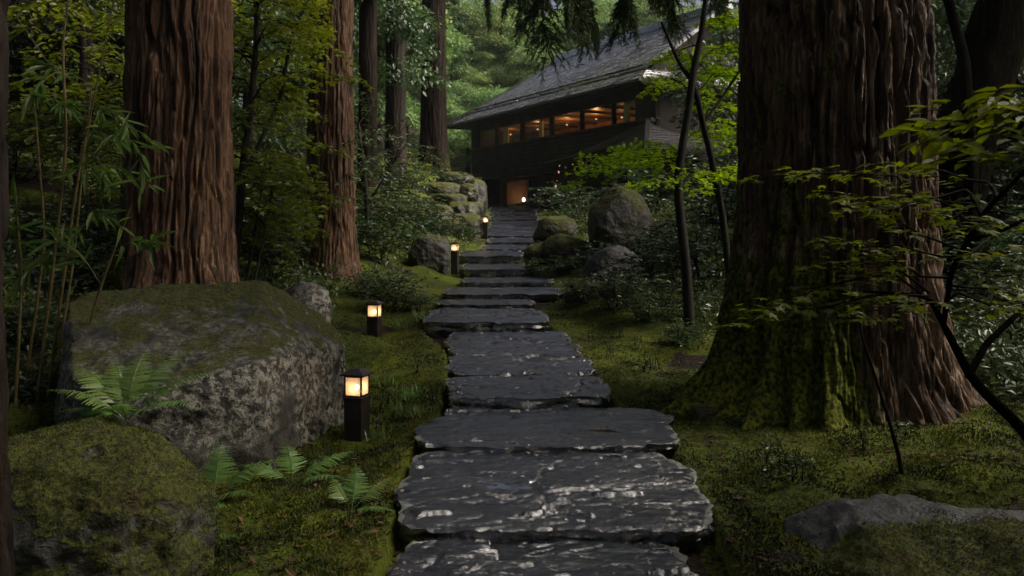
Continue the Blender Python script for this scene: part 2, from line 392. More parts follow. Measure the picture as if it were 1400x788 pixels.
def ground_z(x, y, full=True):
    x = np.atleast_1d(np.asarray(x, float)); y = np.atleast_1d(np.asarray(y, float))
    x, y = np.broadcast_arrays(x, y)
    xl = np.interp(y, PX_Y, PX_L); xr = np.interp(y, PX_Y, PX_R)
    z = np.interp(y, PZ_Y, PZ_Z)
    dl = np.maximum(xl - x, 0); dr = np.maximum(x - xr, 0)
    z = z + np.where(x < xl, _tab(LT, LY, y, dl), np.where(x > xr, _tab(RT, RY, y, dr), -.05))
    edge = np.maximum(dl, dr)
    k = sst(0.0, 0.6, edge)
    p = np.stack([x, y, np.zeros_like(x)], 1)
    z = z + k * (0.11 * fbm(p * 0.9, 3, 5) + 0.055 * noise(p * 2.6, 8) + .02 * ridged(p * 3.7, 2, 18))
    z = z + sst(25, 60, np.abs(x) + np.maximum(y - 40, 0)) * 2.0 * fbm(p * 0.05, 3, 15)
    if full:
        near = np.exp(-np.maximum(y - 4, 0) / 14)
        z = z + (0.25 + 0.75 * k) * near * (0.016 * noise(p * 9, 9) + 0.010 * noise(p * 21, 10))
    return z if len(z) > 1 else float(z[0])

def make_ground():
    t = np.linspace(-5.75, 5.75, 430); xs = 0.95 * np.sinh(t)
    ys = np.concatenate([np.linspace(-30, 2.3, 40), 2.5 * (220 / 2.5) ** np.linspace(0, 1, 460)])
    X, Yg = np.meshgrid(xs, ys); x, y = X.ravel(), Yg.ravel()
    x = x + np.interp(y, PX_Y, (PX_L + PX_R) / 2) * np.exp(-np.abs(x) / 6)
    z = ground_z(x, y)
    xl = np.interp(y, PX_Y, PX_L); xr = np.interp(y, PX_Y, PX_R)
    e = np.maximum(xl - x, x - xr)
    p = np.stack([x, y, z], 1)
    nz = fbm(p * 0.8, 4, 41)
    moss = sst(-0.2, 0.06, e + 0.2 * nz) * 0.95
    litter = sst(.26, .5, nz + sst(-2.2, -4.2, x) * .5 * sst(20, 10, y) + sst(3.2, 6, x) * .15 + np.where((x < -1.8) & (y < 5.5), .12, 0) + sst(9, 16, np.abs(x) + 0.25 * y) * .6)
    moss = moss * (1 - 0.8 * litter)
    mb = MB(); mb.add(p, grid_faces(len(xs), len(ys)), moss=moss)
    o = link('ground', mb.mesh('ground'), MAT['ground'])
    tag(o, 'dark mossy forest floor rising from the path up both banks', None, None, 'structure')
    return o
make_ground()

# ------------------------------------------------------------------ stone steps
STEPS = [  # fl, fr (front corner px), front y, front Y ; bl, br, back y, back Y ; riser bottom y
    (510, 1010, 900, 2.95, 546, 930, 741, 4.14, 950),
    (533, 992, 724, 4.1, 564, 932, 621, 5.28, 750),
    (556, 944, 610, 5.25, 602, 905, 561, 6.3, 628),
    (604, 838, 545, 6.3, 609, 822, 515, 7.18, 564),
    (608, 822, 512, 7.2, 612, 795, 487, 8.26, 522),
    (610, 800, 484, 8.3, 612, 772, 458, 9.95, 494),
    (574, 757, 440, 10.0, 590, 735, 426, 11.75, 457),
    (596, 733, 416, 11.8, 604, 728, 412, 13.15, 427),
    (604, 772, 402, 13.2, 612, 764, 396, 14.95, 413),
    (630, 758, 386, 15.0, 634, 752, 382, 16.75, 397),
    (630, 727, 368, 16.8, 634, 722, 363, 18.55, 382),
    (626, 717, 350, 18.6, 632, 714, 345, 20.35, 364),
    (655, 726, 341, 20.4, 662, 722, 336, 21.75, 347),
    (664, 736, 331.5, 21.8, 668, 730, 327, 23.25, 338),
    (660, 742, 322, 23.3, 668, 740, 312, 25.95, 329),
    (668, 742, 309, 26, 672, 740, 304, 27.95, 314),
    (668, 738, 300, 28, 672, 736, 297, 29.95, 306),
    (670, 736, 293, 30, 672, 734, 291, 31.95, 299),
    (668, 734, 287, 32, 670, 740, 285.5, 34.6, 293)]
STEP_LABELS = [
    'wide wet stone step cut off by the bottom of the picture', 'largest wet slate step of the path with a dark puddle on its tread',
    'second big slate step of the path with a shallow puddle at its right end', 'cracked flagstone step just beyond the two big slabs with a dark mossy riser',
    'thin layered flagstone beside the nearer lamp with warm lamp glints', 'layered flagstone directly below the moss-edged riser between both nearer lamps',
    'broad flat landing stone behind the second lamp with a green moss line at its foot', 'narrow dark step right above the broad landing stone',
    'wide step whose right end runs under the pale-leaved shrub', 'step that reaches right to the foot of the low grey boulder',
    'step at the foot of the third lamp', 'thick step above the third lamp with a bright wet edge', 'low step below the fourth lamp',
    'step directly in front of the fourth lamp', 'deep bright wet tread just behind the fourth lamp', 'third step down from the doorway, a thin bright tread in front of the entrance',
    'second step down from the entrance doorway', 'dark step second from the top, right below the doorway landing', 'topmost dark landing stone at the house doorway']

def slab(i, spec):
    fl, fr, yf, Yf, bl, br, yb, Yb, ybot = spec
    A, B = P(fl, yf, Yf), P(fr, yf, Yf); D, C = P(bl, yb, Yb), P(br, yb, Yb)
    h = max((ybot - yf) / FPX * Yf, 0.05) + 0.06
    W = np.linalg.norm(B - A); Dp = Yb - Yf
    res = np.clip(0.0026 * Yf, 0.007, 0.05)
    nu, nv = int(np.clip(W / res, 24, 300)), int(np.clip(Dp / res, 16, 200))
    # cluster rows and columns at the rims
    def cl(n):
        t = np.linspace(0, 1, n); return t + 0.0 * t
    u, v = np.meshgrid(cl(nu), cl(nv)); u, v = u.ravel(), v.ravel()
    base = (A[None] * ((1 - u) * (1 - v))[:, None] + B[None] * (u * (1 - v))[:, None] + D[None] * ((1 - u) * v)[:, None] + C[None] * (u * v)[:, None])
    sd = 100 + i * 13
    pz = base.copy(); pz[:, 2] = i * 5.0
    # wobble of the outline
    wob = 0.065 if i < 7 else 0.06
    ex = np.exp(-np.minimum(u, 1 - u) * W / 0.30); ey = np.exp(-np.minimum(v, 1 - v) * Dp / 0.25)
    cel = lambda k: (worley(pz * np.array([k, k, 1]), sd + 40)[0] - .5)
    ey2 = np.exp(-np.minimum(v, 1 - v) * Dp / 0.07); ex2 = np.exp(-np.minimum(u, 1 - u) * W / 0.07)
    base[:, 1] += ey * .03 * cel(4.0) + ey2 * .022 * fbm(pz * np.array([8, 8, 1]), 4, sd + 41); base[:, 0] += ex * .035 * cel(4.0) + ex2 * .022 * fbm(pz * np.array([8, 8, 1]) + 4, 4, sd + 42)
    base[:, 0] += ex * wob * (fbm(pz * np.array([0, 2.2, 1]), 3, sd) * 1.3) + ex * 0.02 * fbm(pz * np.array([0, 11, 1]), 3, sd + 1)
    base[:, 1] += ey * wob * 0.8 * (fbm(pz * np.array([1.7, 0, 1]), 3, sd + 2)) + ey * 0.02 * fbm(pz * np.array([9, 0, 1]), 3, sd + 3)
    # corners pulled in
    cr = np.exp(-(np.minimum(u, 1 - u) * W) / 0.16) * np.exp(-(np.minimum(v, 1 - v) * Dp) / 0.14)
    base[:, 0] += np.where(u < .5, 1, -1) * cr * 0.08; base[:, 1] += np.where(v < .5, 1, -1) * cr * 0.07
    q = base * np.array([1.0, 2.4, 0]) ; q[:, 2] = i * 3.1
    amp = 1.0 if i < 3 else (1.15 if i < 7 else 0.6)
    t1 = fbm(q * 1.15 + 0.25 * fbm(q * 3, 3, sd + 4)[:, None], 5, sd + 5) * 2.6 + (v * Dp * 3.2 if i < 12 else 0)
    fl_ = np.floor(t1); tt = t1 - fl_
    terr = tt * .011 - .011 * sst(.80, 1.0, tt) + .006 * (fl_ % 3)
    t2 = fbm(q * np.array([1.6, 2.4, 1]) + 7.7, 4, sd + 6) * 3.3
    f2 = np.floor(t2); terr2 = (f2 + sst(0.88, 1.0, t2 - f2)) * 0.0035
    rip = 0.0026 * ridged(q * np.array([3.5, 7.5, 1]) + 0.8 * noise(q * 2.2, sd + 9)[:, None], 3, sd + 7) + 0.0014 * fbm(q * 17, 3, sd + 8)
    w1, w2 = worley(q * np.array([1.1, 0.9, 1]) + 0.35 * fbm(q * 2.5, 3, sd + 11)[:, None], sd + 10)
    crack = -0.026 * (1 - sst(0.0, 0.03, w2 - w1)) * (0.35 if i < 3 else 1.0)
    hgt = amp * (terr + terr2 + rip) + crack
    hgt = hgt - np.percentile(hgt, 60) + (.02 if i < 3 else .025) * Dp * v
    rim = np.minimum(np.minimum(u, 1 - u) * W, np.minimum(v, 1 - v) * Dp)
    # shallow water lying in the lowest hollows
    pool = np.exp(-(((u - (.36 if i == 1 else .74)) / .13) ** 2 + ((v - (.5 if i == 1 else .42)) / .10) ** 2)) if i in (1, 2) else 0 * u
    hgt = hgt - .016 * sst(.25, .8, pool)
    lvl = np.percentile(hgt[pool > .55], 75) if i in (1, 2) else -9
    wet = sst(0.0, 0.004, lvl - hgt) * sst(0.05, 0.16, rim) * sst(.15, .3, pool)
    hgt = np.where(wet > 0.5, lvl, hgt)
    hgt = hgt - 0.005 * np.exp(-rim / 0.008) - 0.010 * np.exp(-rim / 0.05) * np.clip(3 * noise(pz * np.array([5, 5, 1]), sd + 30), 0, 1)
    base[:, 2] += hgt
    moss = 0.62 * np.exp(-np.minimum(u, 1 - u) * W / 0.12) + 0.22 * np.exp(-v * Dp / 0.03) + 0.25 * np.exp(-(1 - v) * Dp / 0.08)
    mb = MB()
    # rim loop folded down to make the sides
    g0 = np.arange(nu * nv).reshape(nv, nu)
    loop = np.concatenate([g0[0, :-1], g0[:-1, -1], g0[-1, :0:-1], g0[:0:-1, 0]])
    ctr = base.mean(0); V = [base]; M = [moss]; Wt = [wet]
    nl = 12 if i < 7 else 5
    L = base[loop]; out = L - ctr; out[:, 2] = 0; out = unit(out * np.array([0.6, 1.2, 0]))
    faces = [grid_faces(nu, nv)]
    prev = loop
    n0 = nu * nv
    for k in range(1, nl + 1):
        f = (k / nl) ** 1.35
        r = L.copy(); r[:, 2] = L[:, 2] * (1 - f) + (min(A[2], D[2]) - h) * f if False else L[:, 2] - h * f
        qq = r * 6.0
        r += out * ((0.034 * fbm(qq * np.array([.6, .6, 3.0]), 4, sd + 20) + .022 * ridged(qq * np.array([.4, .4, 2.6]), 2, sd + 21)) * min(1, f * 3) - 0.006 - 0.06 * f)[:, None]
        V.append(r); M.append(np.full(len(r), 0.34 + 0.25 * f)); Wt.append(np.zeros(len(r)))
        cur = n0 + np.arange(len(loop)); n0 += len(loop)
        faces.append(np.stack([prev, cur, np.roll(cur, -1), np.roll(prev, -1)], 1)); prev = cur
    mb.add(np.concatenate(V), *faces, moss=np.concatenate(M), wet=np.concatenate(Wt))
    o_loc = (A + B) / 2
    me_ = mb.mesh('stone_step', True, o_loc); me_.set_sharp_from_angle(angle=rad(42))
    o = link('stone_step', me_, MAT['slate'], None, o_loc)
    tag(o, STEP_LABELS[i], 'stone step', 'stone steps of the path')
for i, s in enumerate(STEPS): slab(i, s)

# ------------------------------------------------------------------ boulders
ROCKS = []
def rock_top(i, x, y, r=.05):
    V = ROCKS[i]; m = (V[:, 0] - x) ** 2 + (V[:, 1] - y) ** 2 < r * r
    return float(V[m, 2].max()) if m.any() else float(ground_z(x, y))
_ico = {}
def ico(n):
    if n not in _ico:
        import bmesh
        bm = bmesh.new(); bmesh.ops.create_icosphere(bm, subdivisions=n, radius=1.0)
        V = np.array([v.co[:] for v in bm.verts]); F = np.array([[v.index for v in f.verts] for f in bm.faces]); bm.free()
        _ico[n] = (unit(V), F)
    return _ico[n]

def rock(name, label, cat, c, size, mat, seed, pw=3.0, rz=0.0, planes=(), rough=1.0, moss_top=0.6, moss_all=0.0, sub=6, group=None, pits=0.0, moss_fn=None, tufts=0):
    D, F = ico(sub)
    size = np.asarray(size, float)
    s = (np.abs(D) ** pw).sum(1) ** (-1.0 / pw)
    V = D * s[:, None]
    q = D * 1.0 + seed * 3.3
    V = V * (1 + 0.16 * rough * fbm(q * 1.3, 3, seed))[:, None]
    for (n, d) in planes:
        n = unit(np.array(n, float)); e = V @ n - d
        V = V - np.maximum(e, 0)[:, None] * n * 0.93
    V = V * size
    sc_ = size.mean()
    # worn facets: snap to a handful of random planes
    rg = np.random.default_rng(seed)
    fn = unit(rg.normal(size=(14, 3)))
    for n in fn:
        e = V @ n - np.percentile(V @ n, 100) * 0.86
        V = V - np.maximum(e, 0)[:, None] * n * 0.75
    nv = unit(V / size)
    w = V / sc_
    dsp = 0.050 * fbm(w * 2.6, 4, seed + 3) + 0.045 * (ridged(w * np.array([2.6, 2.6, 4.2]), 5, seed + 5, .58) - .6) + 0.014 * fbm(w * 14, 4, seed + 6, .6)
    if pits: dsp = dsp - pits * 0.030 * sst(0.0, 0.35, fbm(w * np.array([9, 9, 7]), 4, seed + 8)) - pits * .03 * (1 - sst(0, .25, np.abs(noise(w * 3.3, seed + 9))))
    V = V + nv * (dsp * sc_ * rough)[:, None]
    # normals for moss
    fnrm = np.cross(V[F[:, 1]] - V[F[:, 0]], V[F[:, 2]] - V[F[:, 0]])
    N = np.zeros_like(V)
    for k in range(3): np.add.at(N, F[:, k], fnrm)
    N = unit(N)
    moss = np.clip(moss_all + moss_top * sst(0.25, 0.9, N[:, 2]), 0, 1)
    ca, sa = math.cos(rz), math.sin(rz)
    Rm = np.array([[ca, -sa, 0], [sa, ca, 0], [0, 0, 1]])
    V = V @ Rm.T; N = N @ Rm.T
    if moss_fn is not None: moss = np.clip(moss_fn(V, N, moss), 0, 1)
    mb = MB(); mb.add(V, F, moss=moss)
    ROCKS.append(V + np.asarray(c))
    root = link(name, mb.mesh(name), mat, None, c)
    tag(root, label, cat, group)
    if tufts:
        tv = V + np.asarray(c)
        m = moss + 0.8 * (fbm(V * 5, 3, 77))
        fuzz(tv[F], m[F].mean(1) > 0.50, tufts, root, c, seed, (.005, .014))
    return root

def fuzz(tri, ok, n, parent, off, seed, ln=(0.008, 0.022), name='moss_tufts'):
    """short moss fibres standing on the triangles that carry moss"""
    rg = np.random.default_rng(seed + 900)
    cr = np.cross(tri[:, 1] - tri[:, 0], tri[:, 2] - tri[:, 0]); ar = np.linalg.norm(cr, axis=1) * ok
    if ar.sum() <= 0: return
    idx = rg.choice(len(tri), n, p=ar / ar.sum())
    u, v = rg.random(n), rg.random(n); f = u + v > 1; u[f], v[f] = 1 - u[f], 1 - v[f]
    t = tri[idx]; p = t[:, 0] + u[:, None] * (t[:, 1] - t[:, 0]) + v[:, None] * (t[:, 2] - t[:, 0])
    nr = unit(cr[idx])
    blades(p, nr, rg, ln, parent, off, name, MAT['tuft'])

def blades(p, nr, rg, ln, parent, off, name, mat, wd=0.22, flat=0.0):
    n = len(p)
    d = unit(nr + rg.normal(size=(n, 3)) * 0.55); 
    if flat: d[:, 2] *= (1 - flat); d = unit(d)
    sd_ = unit(np.cross(d, rg.normal(size=(n, 3))))
    L = rg.uniform(ln[0], ln[1], n)[:, None]
    V = np.stack([p - sd_ * L * wd - nr * .002, p + sd_ * L * wd - nr * .002, p + d * L], 1).reshape(-1, 3)
    F = np.arange(n * 3).reshape(-1, 3)
    cl = np.clip(0.36 + 1.5 * fbm(p * 2.3, 4, 61), 0, 1)
    tint = np.repeat(np.clip(cl + rg.normal(0, .22, n), 0, 1), 3)
    mb = MB(); mb.add(V, F, tint=tint)
    o = link(name, mb.mesh(name, False, off), mat, parent)
    o['kind'] = 'stuff'
    return o

# big lichened boulder on the left
rock('boulder', 'huge pale lichened boulder with a mossy top, left of the nearer lamp', 'boulder', np.array([-2.24, 6.12, .27]), (.96, 1.06, .90), MAT['rock'], 11, 7.0, 0.0,
     planes=(((.02, -.40, 1.0), .60), ((.42, -1, .10), .90), ((-1, -.62, .12), .80), ((1, -.25, .12), .88), ((.9, .1, 1), .98), ((-.2, .8, 1), 1.02)), rough=.5, moss_top=.36, moss_all=.17, sub=7, pits=.6,
     moss_fn=lambda V, N, m: m + .35 * sst(.15, .6, V[:, 1]) * sst(.4, .9, N[:, 2]) + .25 * sst(-.45, -.8, V[:, 2]) + .22 * sst(-.5, -1.0, V[:, 0]))
rock('boulder', 'low dome of dark moss over rock, at the bottom left corner beneath the ferns', 'boulder', np.array([-2.02, 3.95, -.02]), (.66, .56, .60), MAT['rock_green'], 23, 2.5, 0,
     rough=.9, moss_top=.45, moss_all=.55, sub=7, tufts=60000,
     moss_fn=lambda V, N, m: m - .85 * np.exp(-(((V[:, 0] - .02) / .16) ** 2 + ((V[:, 2] - .28) / .11) ** 2)))
rock('boulder', 'grey ridged boulder with a moss blanket at the bottom right corner', 'boulder', np.array([1.92, 3.78, -.31]), (1.0, .62, .52), MAT['rock_grey'], 37, 2.6, -.12,
     rough=.8, moss_top=.1, moss_all=0.0, sub=7, tufts=45000, planes=(((-1, -.3, .9), .80), ((.25, -.9, 1), .72)),
     moss_fn=lambda V, N, m: m + .9 * sst(-.62, -.40, V[:, 0] + .25 * V[:, 2]) * sst(.22, .02, V[:, 1]) + .25 * sst(.5, .9, V[:, 0]))
rock('boulder', 'tall rounded mossy boulder beneath the yellow maple, right of the upper steps', 'boulder', P(849, 318, 17) , (.64, .6, .86), MAT['rock_green'], 41, 2.4, .3, rough=.6, moss_top=.5, moss_all=.35, sub=6)
rock('boulder', 'low grey boulder in front of the tall mossy one', 'boulder', P(838, 375, 14), (.47, .45, .42), MAT['rock_grey'], 44, 2.6, .2, rough=.8, moss_top=.15, moss_all=.1, sub=6)
rock('boulder', 'dark block-shaped boulder left of the third lamp', 'boulder', P(587, 360, 17.6), (.41, .45, .56), MAT['rock_green'], 47, 3.2, .1, rough=.7, moss_top=.5, moss_all=.12, sub=6)
rock('boulder', 'angular upright rock behind the big boulder, below the second trunk', 'boulder', P(418, 428, 8.0), (.24, .2, .26), MAT['rock'], 49, 2.6, .4, rough=1.2, moss_top=.3, moss_all=.1, sub=5)
rock('boulder', 'shadowed rock on the slope between the two left trunks', 'boulder', P(385, 310, 15), (.45, .4, .5), MAT['rock_green'], 51, 2.8, .3, rough=.9, moss_top=.4, moss_all=.2, sub=5)
# dry stone bank beside the upper steps
BANK = [(650, 272, 24, 42, 25.6, 'mossy end stone of the stone bank, next to the fourth lamp'), (640, 264, 24, 20, 25.4, 'small squared stone near the top of the stone bank'),
        (612, 277, 40, 18, 24.6, 'long flat stone in the middle of the stone bank'), (633, 293, 34, 26, 24.2, 'dark block in the stone bank directly left of the fourth lamp'),
        (637, 320, 38, 42, 23.6, 'largest foot stone of the stone bank'), (600, 263, 44, 20, 25.0, 'moss-topped stone at the crest of the stone bank'),
        (597, 300, 34, 30, 23.6, 'leafy half-buried stone at the left of the stone bank'), (612, 322, 30, 34, 23.0, 'low stone at the left foot of the stone bank'),
        (575, 285, 40, 26, 24.4, 'mossy stone at the left end of the stone bank'), (622, 248, 40, 18, 26.6, 'flat mossy stone below the farthest dark trunk'),
        (646, 288, 20, 18, 24.9, 'small wedge stone in the stone bank beneath the end stone'), (585, 325, 36, 30, 22.0, 'dark stone under the shrubs above the block-shaped boulder')]
for k, (px, py, pw_, ph, Y, lb) in enumerate(BANK):
    rock('bank_stone', lb, 'stone', P(px, py, Y) + np.array([0, .25, 0]), (pw_ / 2 / FPX * Y * 1.2, .55, ph / 2 / FPX * Y * 1.25), MAT['rock_green'], 60 + k, 4.0, .2 * math.sin(k * 2.1), rough=1.1, moss_top=.7, moss_all=.22 + .1 * (k % 3), sub=5, group='stones of the dry stone bank')
SMALL = [(705 + 260, 566, 6.1, .08, 'small dark stone by the root of the big cedar'),
         (742, 352, 17.8, .34, 'mossy hump right of the step above the third lamp'), (772, 345, 17.4, .42, 'rounded mossy mound left of the low grey boulder'),
         (760, 318, 21.5, .45, 'mossy mound beside the upper steps'), (800, 402, 12.6, .25, 'flat mossy stone under the pale shrub'),
         (880, 405, 13.2, .3, 'dark stone right of the low grey boulder')]
for k, (px, py, Y, r, lb) in enumerate(SMALL):
    rock('stone', lb, 'stone', P(px, py, Y), (r * 1.25, r, r * .8), MAT['rock_green'], 90 + k, 2.6, k, rough=.9, moss_top=.55, moss_all=.2 if r < .15 else .45, sub=5, group='small stones by the path')

# moss fibres on the ground, near the camera
def ground_fuzz():
    rg = np.random.default_rng(5)
    n = 620000
    Y = 3.0 * (13.0 / 3.0) ** rg.random(n)
    X = (rg.random(n) * 1500 - 50 - 700) / FPX * Y
    xl = np.interp(Y, PX_Y, PX_L); xr = np.interp(Y, PX_Y, PX_R)
    e = np.maximum(xl - X, X - xr)
    p = np.stack([X, Y, np.zeros(n)], 1)
    nz = fbm(p * .8, 4, 41)
    lit = sst(.26, .5, nz + np.where(X < -2.6, .16, 0) + np.where((X < -1.8) & (Y < 5.5), .12, 0))
    k = (rg.random(n) < sst(-.06, .14, e + .2 * nz) * (1 - .85 * lit)) & (rg.random(n) < np.clip(.45 + 1.3 * fbm(p * 3.2, 3, 71), .08, 1))
    X, Y = X[k], Y[k]
    z = ground_z(X, Y); dz = 0.02
    nr = unit(np.stack([-(ground_z(X + dz, Y) - z) / dz, -(ground_z(X, Y + dz) - z) / dz, np.ones(len(X))], 1))
    o = blades(np.stack([X, Y, z], 1), nr, rg, (0.010, 0.026), None, (0, 0, 0), 'moss', MAT['tuft'])
    tag(o, 'fine yellow-green moss fibres covering the ground beside the path', 'moss', None, 'stuff')
    # needles and bits of leaf lying on bare soil
    n = 42000
    Y = 3.0 * (14.0 / 3.0) ** rg.random(n); X = (rg.random(n) * 1500 - 50 - 700) / FPX * Y
    xl = np.interp(Y, PX_Y, PX_L); xr = np.interp(Y, PX_Y, PX_R); e = np.maximum(xl - X, X - xr)
    k = (e > -.12) & ((np.abs(e) < .3) | (rg.random(n) < .6)); X, Y = X[k], Y[k]
    z = ground_z(X, Y) + .004; nr = np.tile([0, 0, 1.0], (len(X), 1))
    o = blades(np.stack([X, Y, z], 1), nr, rg, (0.012, 0.05), None, (0, 0, 0), 'leaf_litter', MAT['litter'], wd=.10, flat=.92)
    n = 2600
    Y = 3.0 * (14.0 / 3.0) ** rg.random(n); X = (rg.random(n) * 1500 - 50 - 700) / FPX * Y
    xl = np.interp(Y, PX_Y, PX_L); xr = np.interp(Y, PX_Y, PX_R); k = np.maximum(xl - X, X - xr) > -.05; X, Y = X[k], Y[k]
    lf = MB(); m = len(X)
    put_leaves(lf, OVAL, np.stack([X, Y, ground_z(X, Y) + .012], 1), rg.normal(size=(m, 3)) * [1, 1, .25], np.tile([0, 0, 1.], (m, 1)) + rg.normal(size=(m, 3)) * .35, rg.uniform(.025, .06, m), rg.uniform(.2, 1, m))
    link('fallen_leaves', lf.mesh('fallen_leaves', False), MAT['litter'], o)['kind'] = 'stuff'
    tag(o, 'brown fallen needles and dead leaves on the soil and moss', 'leaf litter', None, 'stuff')

# ------------------------------------------------------------------ trunks
def trunk_mesh(H, r0, r1, seed, nu=160, nv=160, zdense=4.0, flare=0.5, fh=0.55, roots=(), lean=(0, 0), bow=0.0, amp=1.0, plate=7.0, moss_fn=None, z0=-0.4):
    z = np.concatenate([np.linspace(z0, zdense, nv), np.linspace(zdense, H, max(12, nv // 8))[1:]]); nv = len(z)
    th = np.linspace(0, 2 * np.pi, nu, endpoint=False)
    T, Z = np.meshgrid(th, z); t, zz = T.ravel(), Z.ravel()
    r = r0 + (r1 - r0) * np.clip(zz / H, 0, 1)
    zc = np.maximum(zz, 0)
    r = r * (1 + flare * np.exp(-zc / fh) * .6 + flare * .4 * np.exp(-zc / (fh * .35)))
    for (a, wd, am, hh) in roots:
        dt = (t - math.radians(a) + np.pi) % (2 * np.pi) - np.pi
        r = r + am * np.exp(-(dt / wd) ** 2) * (.75 * np.exp(-zc / hh) + .25 * np.exp(-zc / (hh * 3)))
    R0 = r0
    c = np.stack([np.cos(t) * R0, np.sin(t) * R0, zz], 1)
    wob = .30 * fbm(c * np.array([1, 1, .7]) * 2.6 + seed, 3, seed)
    r = r * (1 + .05 * fbm(c * np.array([1.6, 1.6, .35]) / R0 * .6 + seed, 3, seed + 1))
    q = c * np.array([plate, plate, plate * .105]) + wob[:, None]
    n1 = noise(q + seed * 2.1, seed + 2)
    n2 = noise(q * np.array([2.1, 2.1, 2.6]) + 9.1, seed + 3)
    gro = 1 - sst(0.0, .22, np.abs(n1)); gr2 = 1 - sst(0.0, .25, np.abs(n2))
    fib = fbm(c * np.array([52, 52, 2.6]) + seed, 3, seed + 4)
    flk = ridged(c * np.array([20, 20, 4.5]) + seed + .5 * wob[:, None], 3, seed + 5)
    fine = min(1.0, 220.0 / nu * 0 + nu / 260.0)
    d = -0.038 * gro - 0.018 * gr2 + (0.013 * fib + 0.007 * flk) * fine + .018 * noise(q * np.array([.6, .6, .6]), seed + 6)
    r = r + d * amp * min(1.6, R0 / .45)
    x = np.cos(t) * r; y = np.sin(t) * r
    f = zz / H
    x = x + lean[0] * zc + bow * np.sin(np.clip(zz / 6, 0, 1) * np.pi) ; y = y + lean[1] * zc
    V = np.stack([x, y, zz], 1)
    moss = np.zeros(len(V)) + .75 * np.exp(-zc / (fh * .9)) * .8
    if moss_fn is not None: moss = moss_fn(t, zz, c, moss)
    mb = MB(); mb.add(V, grid_faces(nu, nv, True), moss=np.clip(moss, 0, 1))
    return mb.mesh('trunk')

# leaf shapes
KITE = (np.array([[0, 0, 0], [.45, .27, .04], [1, 0, -.06], [.45, -.27, .04]]), np.array([[0, 1, 2], [0, 2, 3]]))
OVAL = (np.array([[0, 0, 0], [.28, .2, .03], [.68, .19, .02], [1, 0, -.08], [.68, -.19, .02], [.28, -.2, .03]]), np.array([[0, 1, 2, 3], [0, 3, 4, 5]]))
OVALB = (np.array([[0, 0, 0], [.25, .22, .04], [.6, .23, .02], [1.05, 0, -.12], [.6, -.23, .02], [.25, -.22, .04]]), np.array([[0, 1, 2, 3], [0, 3, 4, 5]]))
LANCE = (np.array([[0, 0, 0], [.22, .075, .02], [.6, .065, -.02], [1, 0, -.16], [.6, -.065, -.02], [.22, -.075, .02]]), np.array([[0, 1, 2, 3], [0, 3, 4, 5]]))
NEEDLE = (np.array([[0, 0, 0], [.35, .09, .0], [1, 0, -.05], [.35, -.09, .0]]), np.array([[0, 1, 2], [0, 2, 3]]))
def _palm():
    tips = [(-2.25, .5), (-1.25, .78), (-.5 * 1.25, .93), (0, 1.0), (.5 * 1.25, .93), (1.25, .78), (2.25, .5)]
    tips = [(-2.2, .45), (-1.05, .82), (0, 1.0), (1.05, .82), (2.2, .45)]
    pts = [(0.0, 0.0, 0.0)]
    ring = []
    for k, (a, l) in enumerate(tips):
        if k: 
            am = (tips[k - 1][0] + a) / 2; ring.append((math.cos(am) * .36, math.sin(am) * .36, .0))
        ring.append((math.cos(a) * l * .96, math.sin(a) * l * .96, -.10 * l))
    V = np.array([(0, 0, 0)] + [(x + .18, y, z) for x, y, z in ring]); V[:, :] *= .62
    F = np.array([[0, i, i + 1] for i in range(1, len(ring))])
    return V, F
PALM = _palm()

def put_leaves(mb, shape, pos, fwd, nrm, size, tint):
    tv, tf = shape; n = len(pos)
    if n == 0: return
    pos = np.asarray(pos, float); f = unit(fwd); s = unit(np.cross(nrm, f)); u = np.cross(f, s)
    size = np.broadcast_to(np.asarray(size, float), (n,))
    V = pos[:, None] + size[:, None, None] * (tv[None, :, 0:1] * f[:, None] + tv[None, :, 1:2] * s[:, None] + tv[None, :, 2:3] * u[:, None])
    F = (np.arange(n)[:, None, None] * len(tv) + tf[None]).reshape(-1, tf.shape[1])
    mb.add(V.reshape(-1, 3), F, tint=np.repeat(np.clip(tint, 0, 1), len(tv)))

def curve(a, b, n=8, sag=0.0, jit=0.0, rg=None):
    t = np.linspace(0, 1, n)[:, None]
    p = np.asarray(a)[None] * (1 - t) + np.asarray(b)[None] * t
    L = np.linalg.norm(np.asarray(b) - np.asarray(a))
    p[:, 2] += sag * L * np.sin(t[:, 0] * np.pi)
    if jit and rg is not None:
        j = np.cumsum(rg.normal(size=(n, 3)), 0); j -= t * j[-1]; j[0] = 0
        p += j * jit * L / math.sqrt(n)
    return p

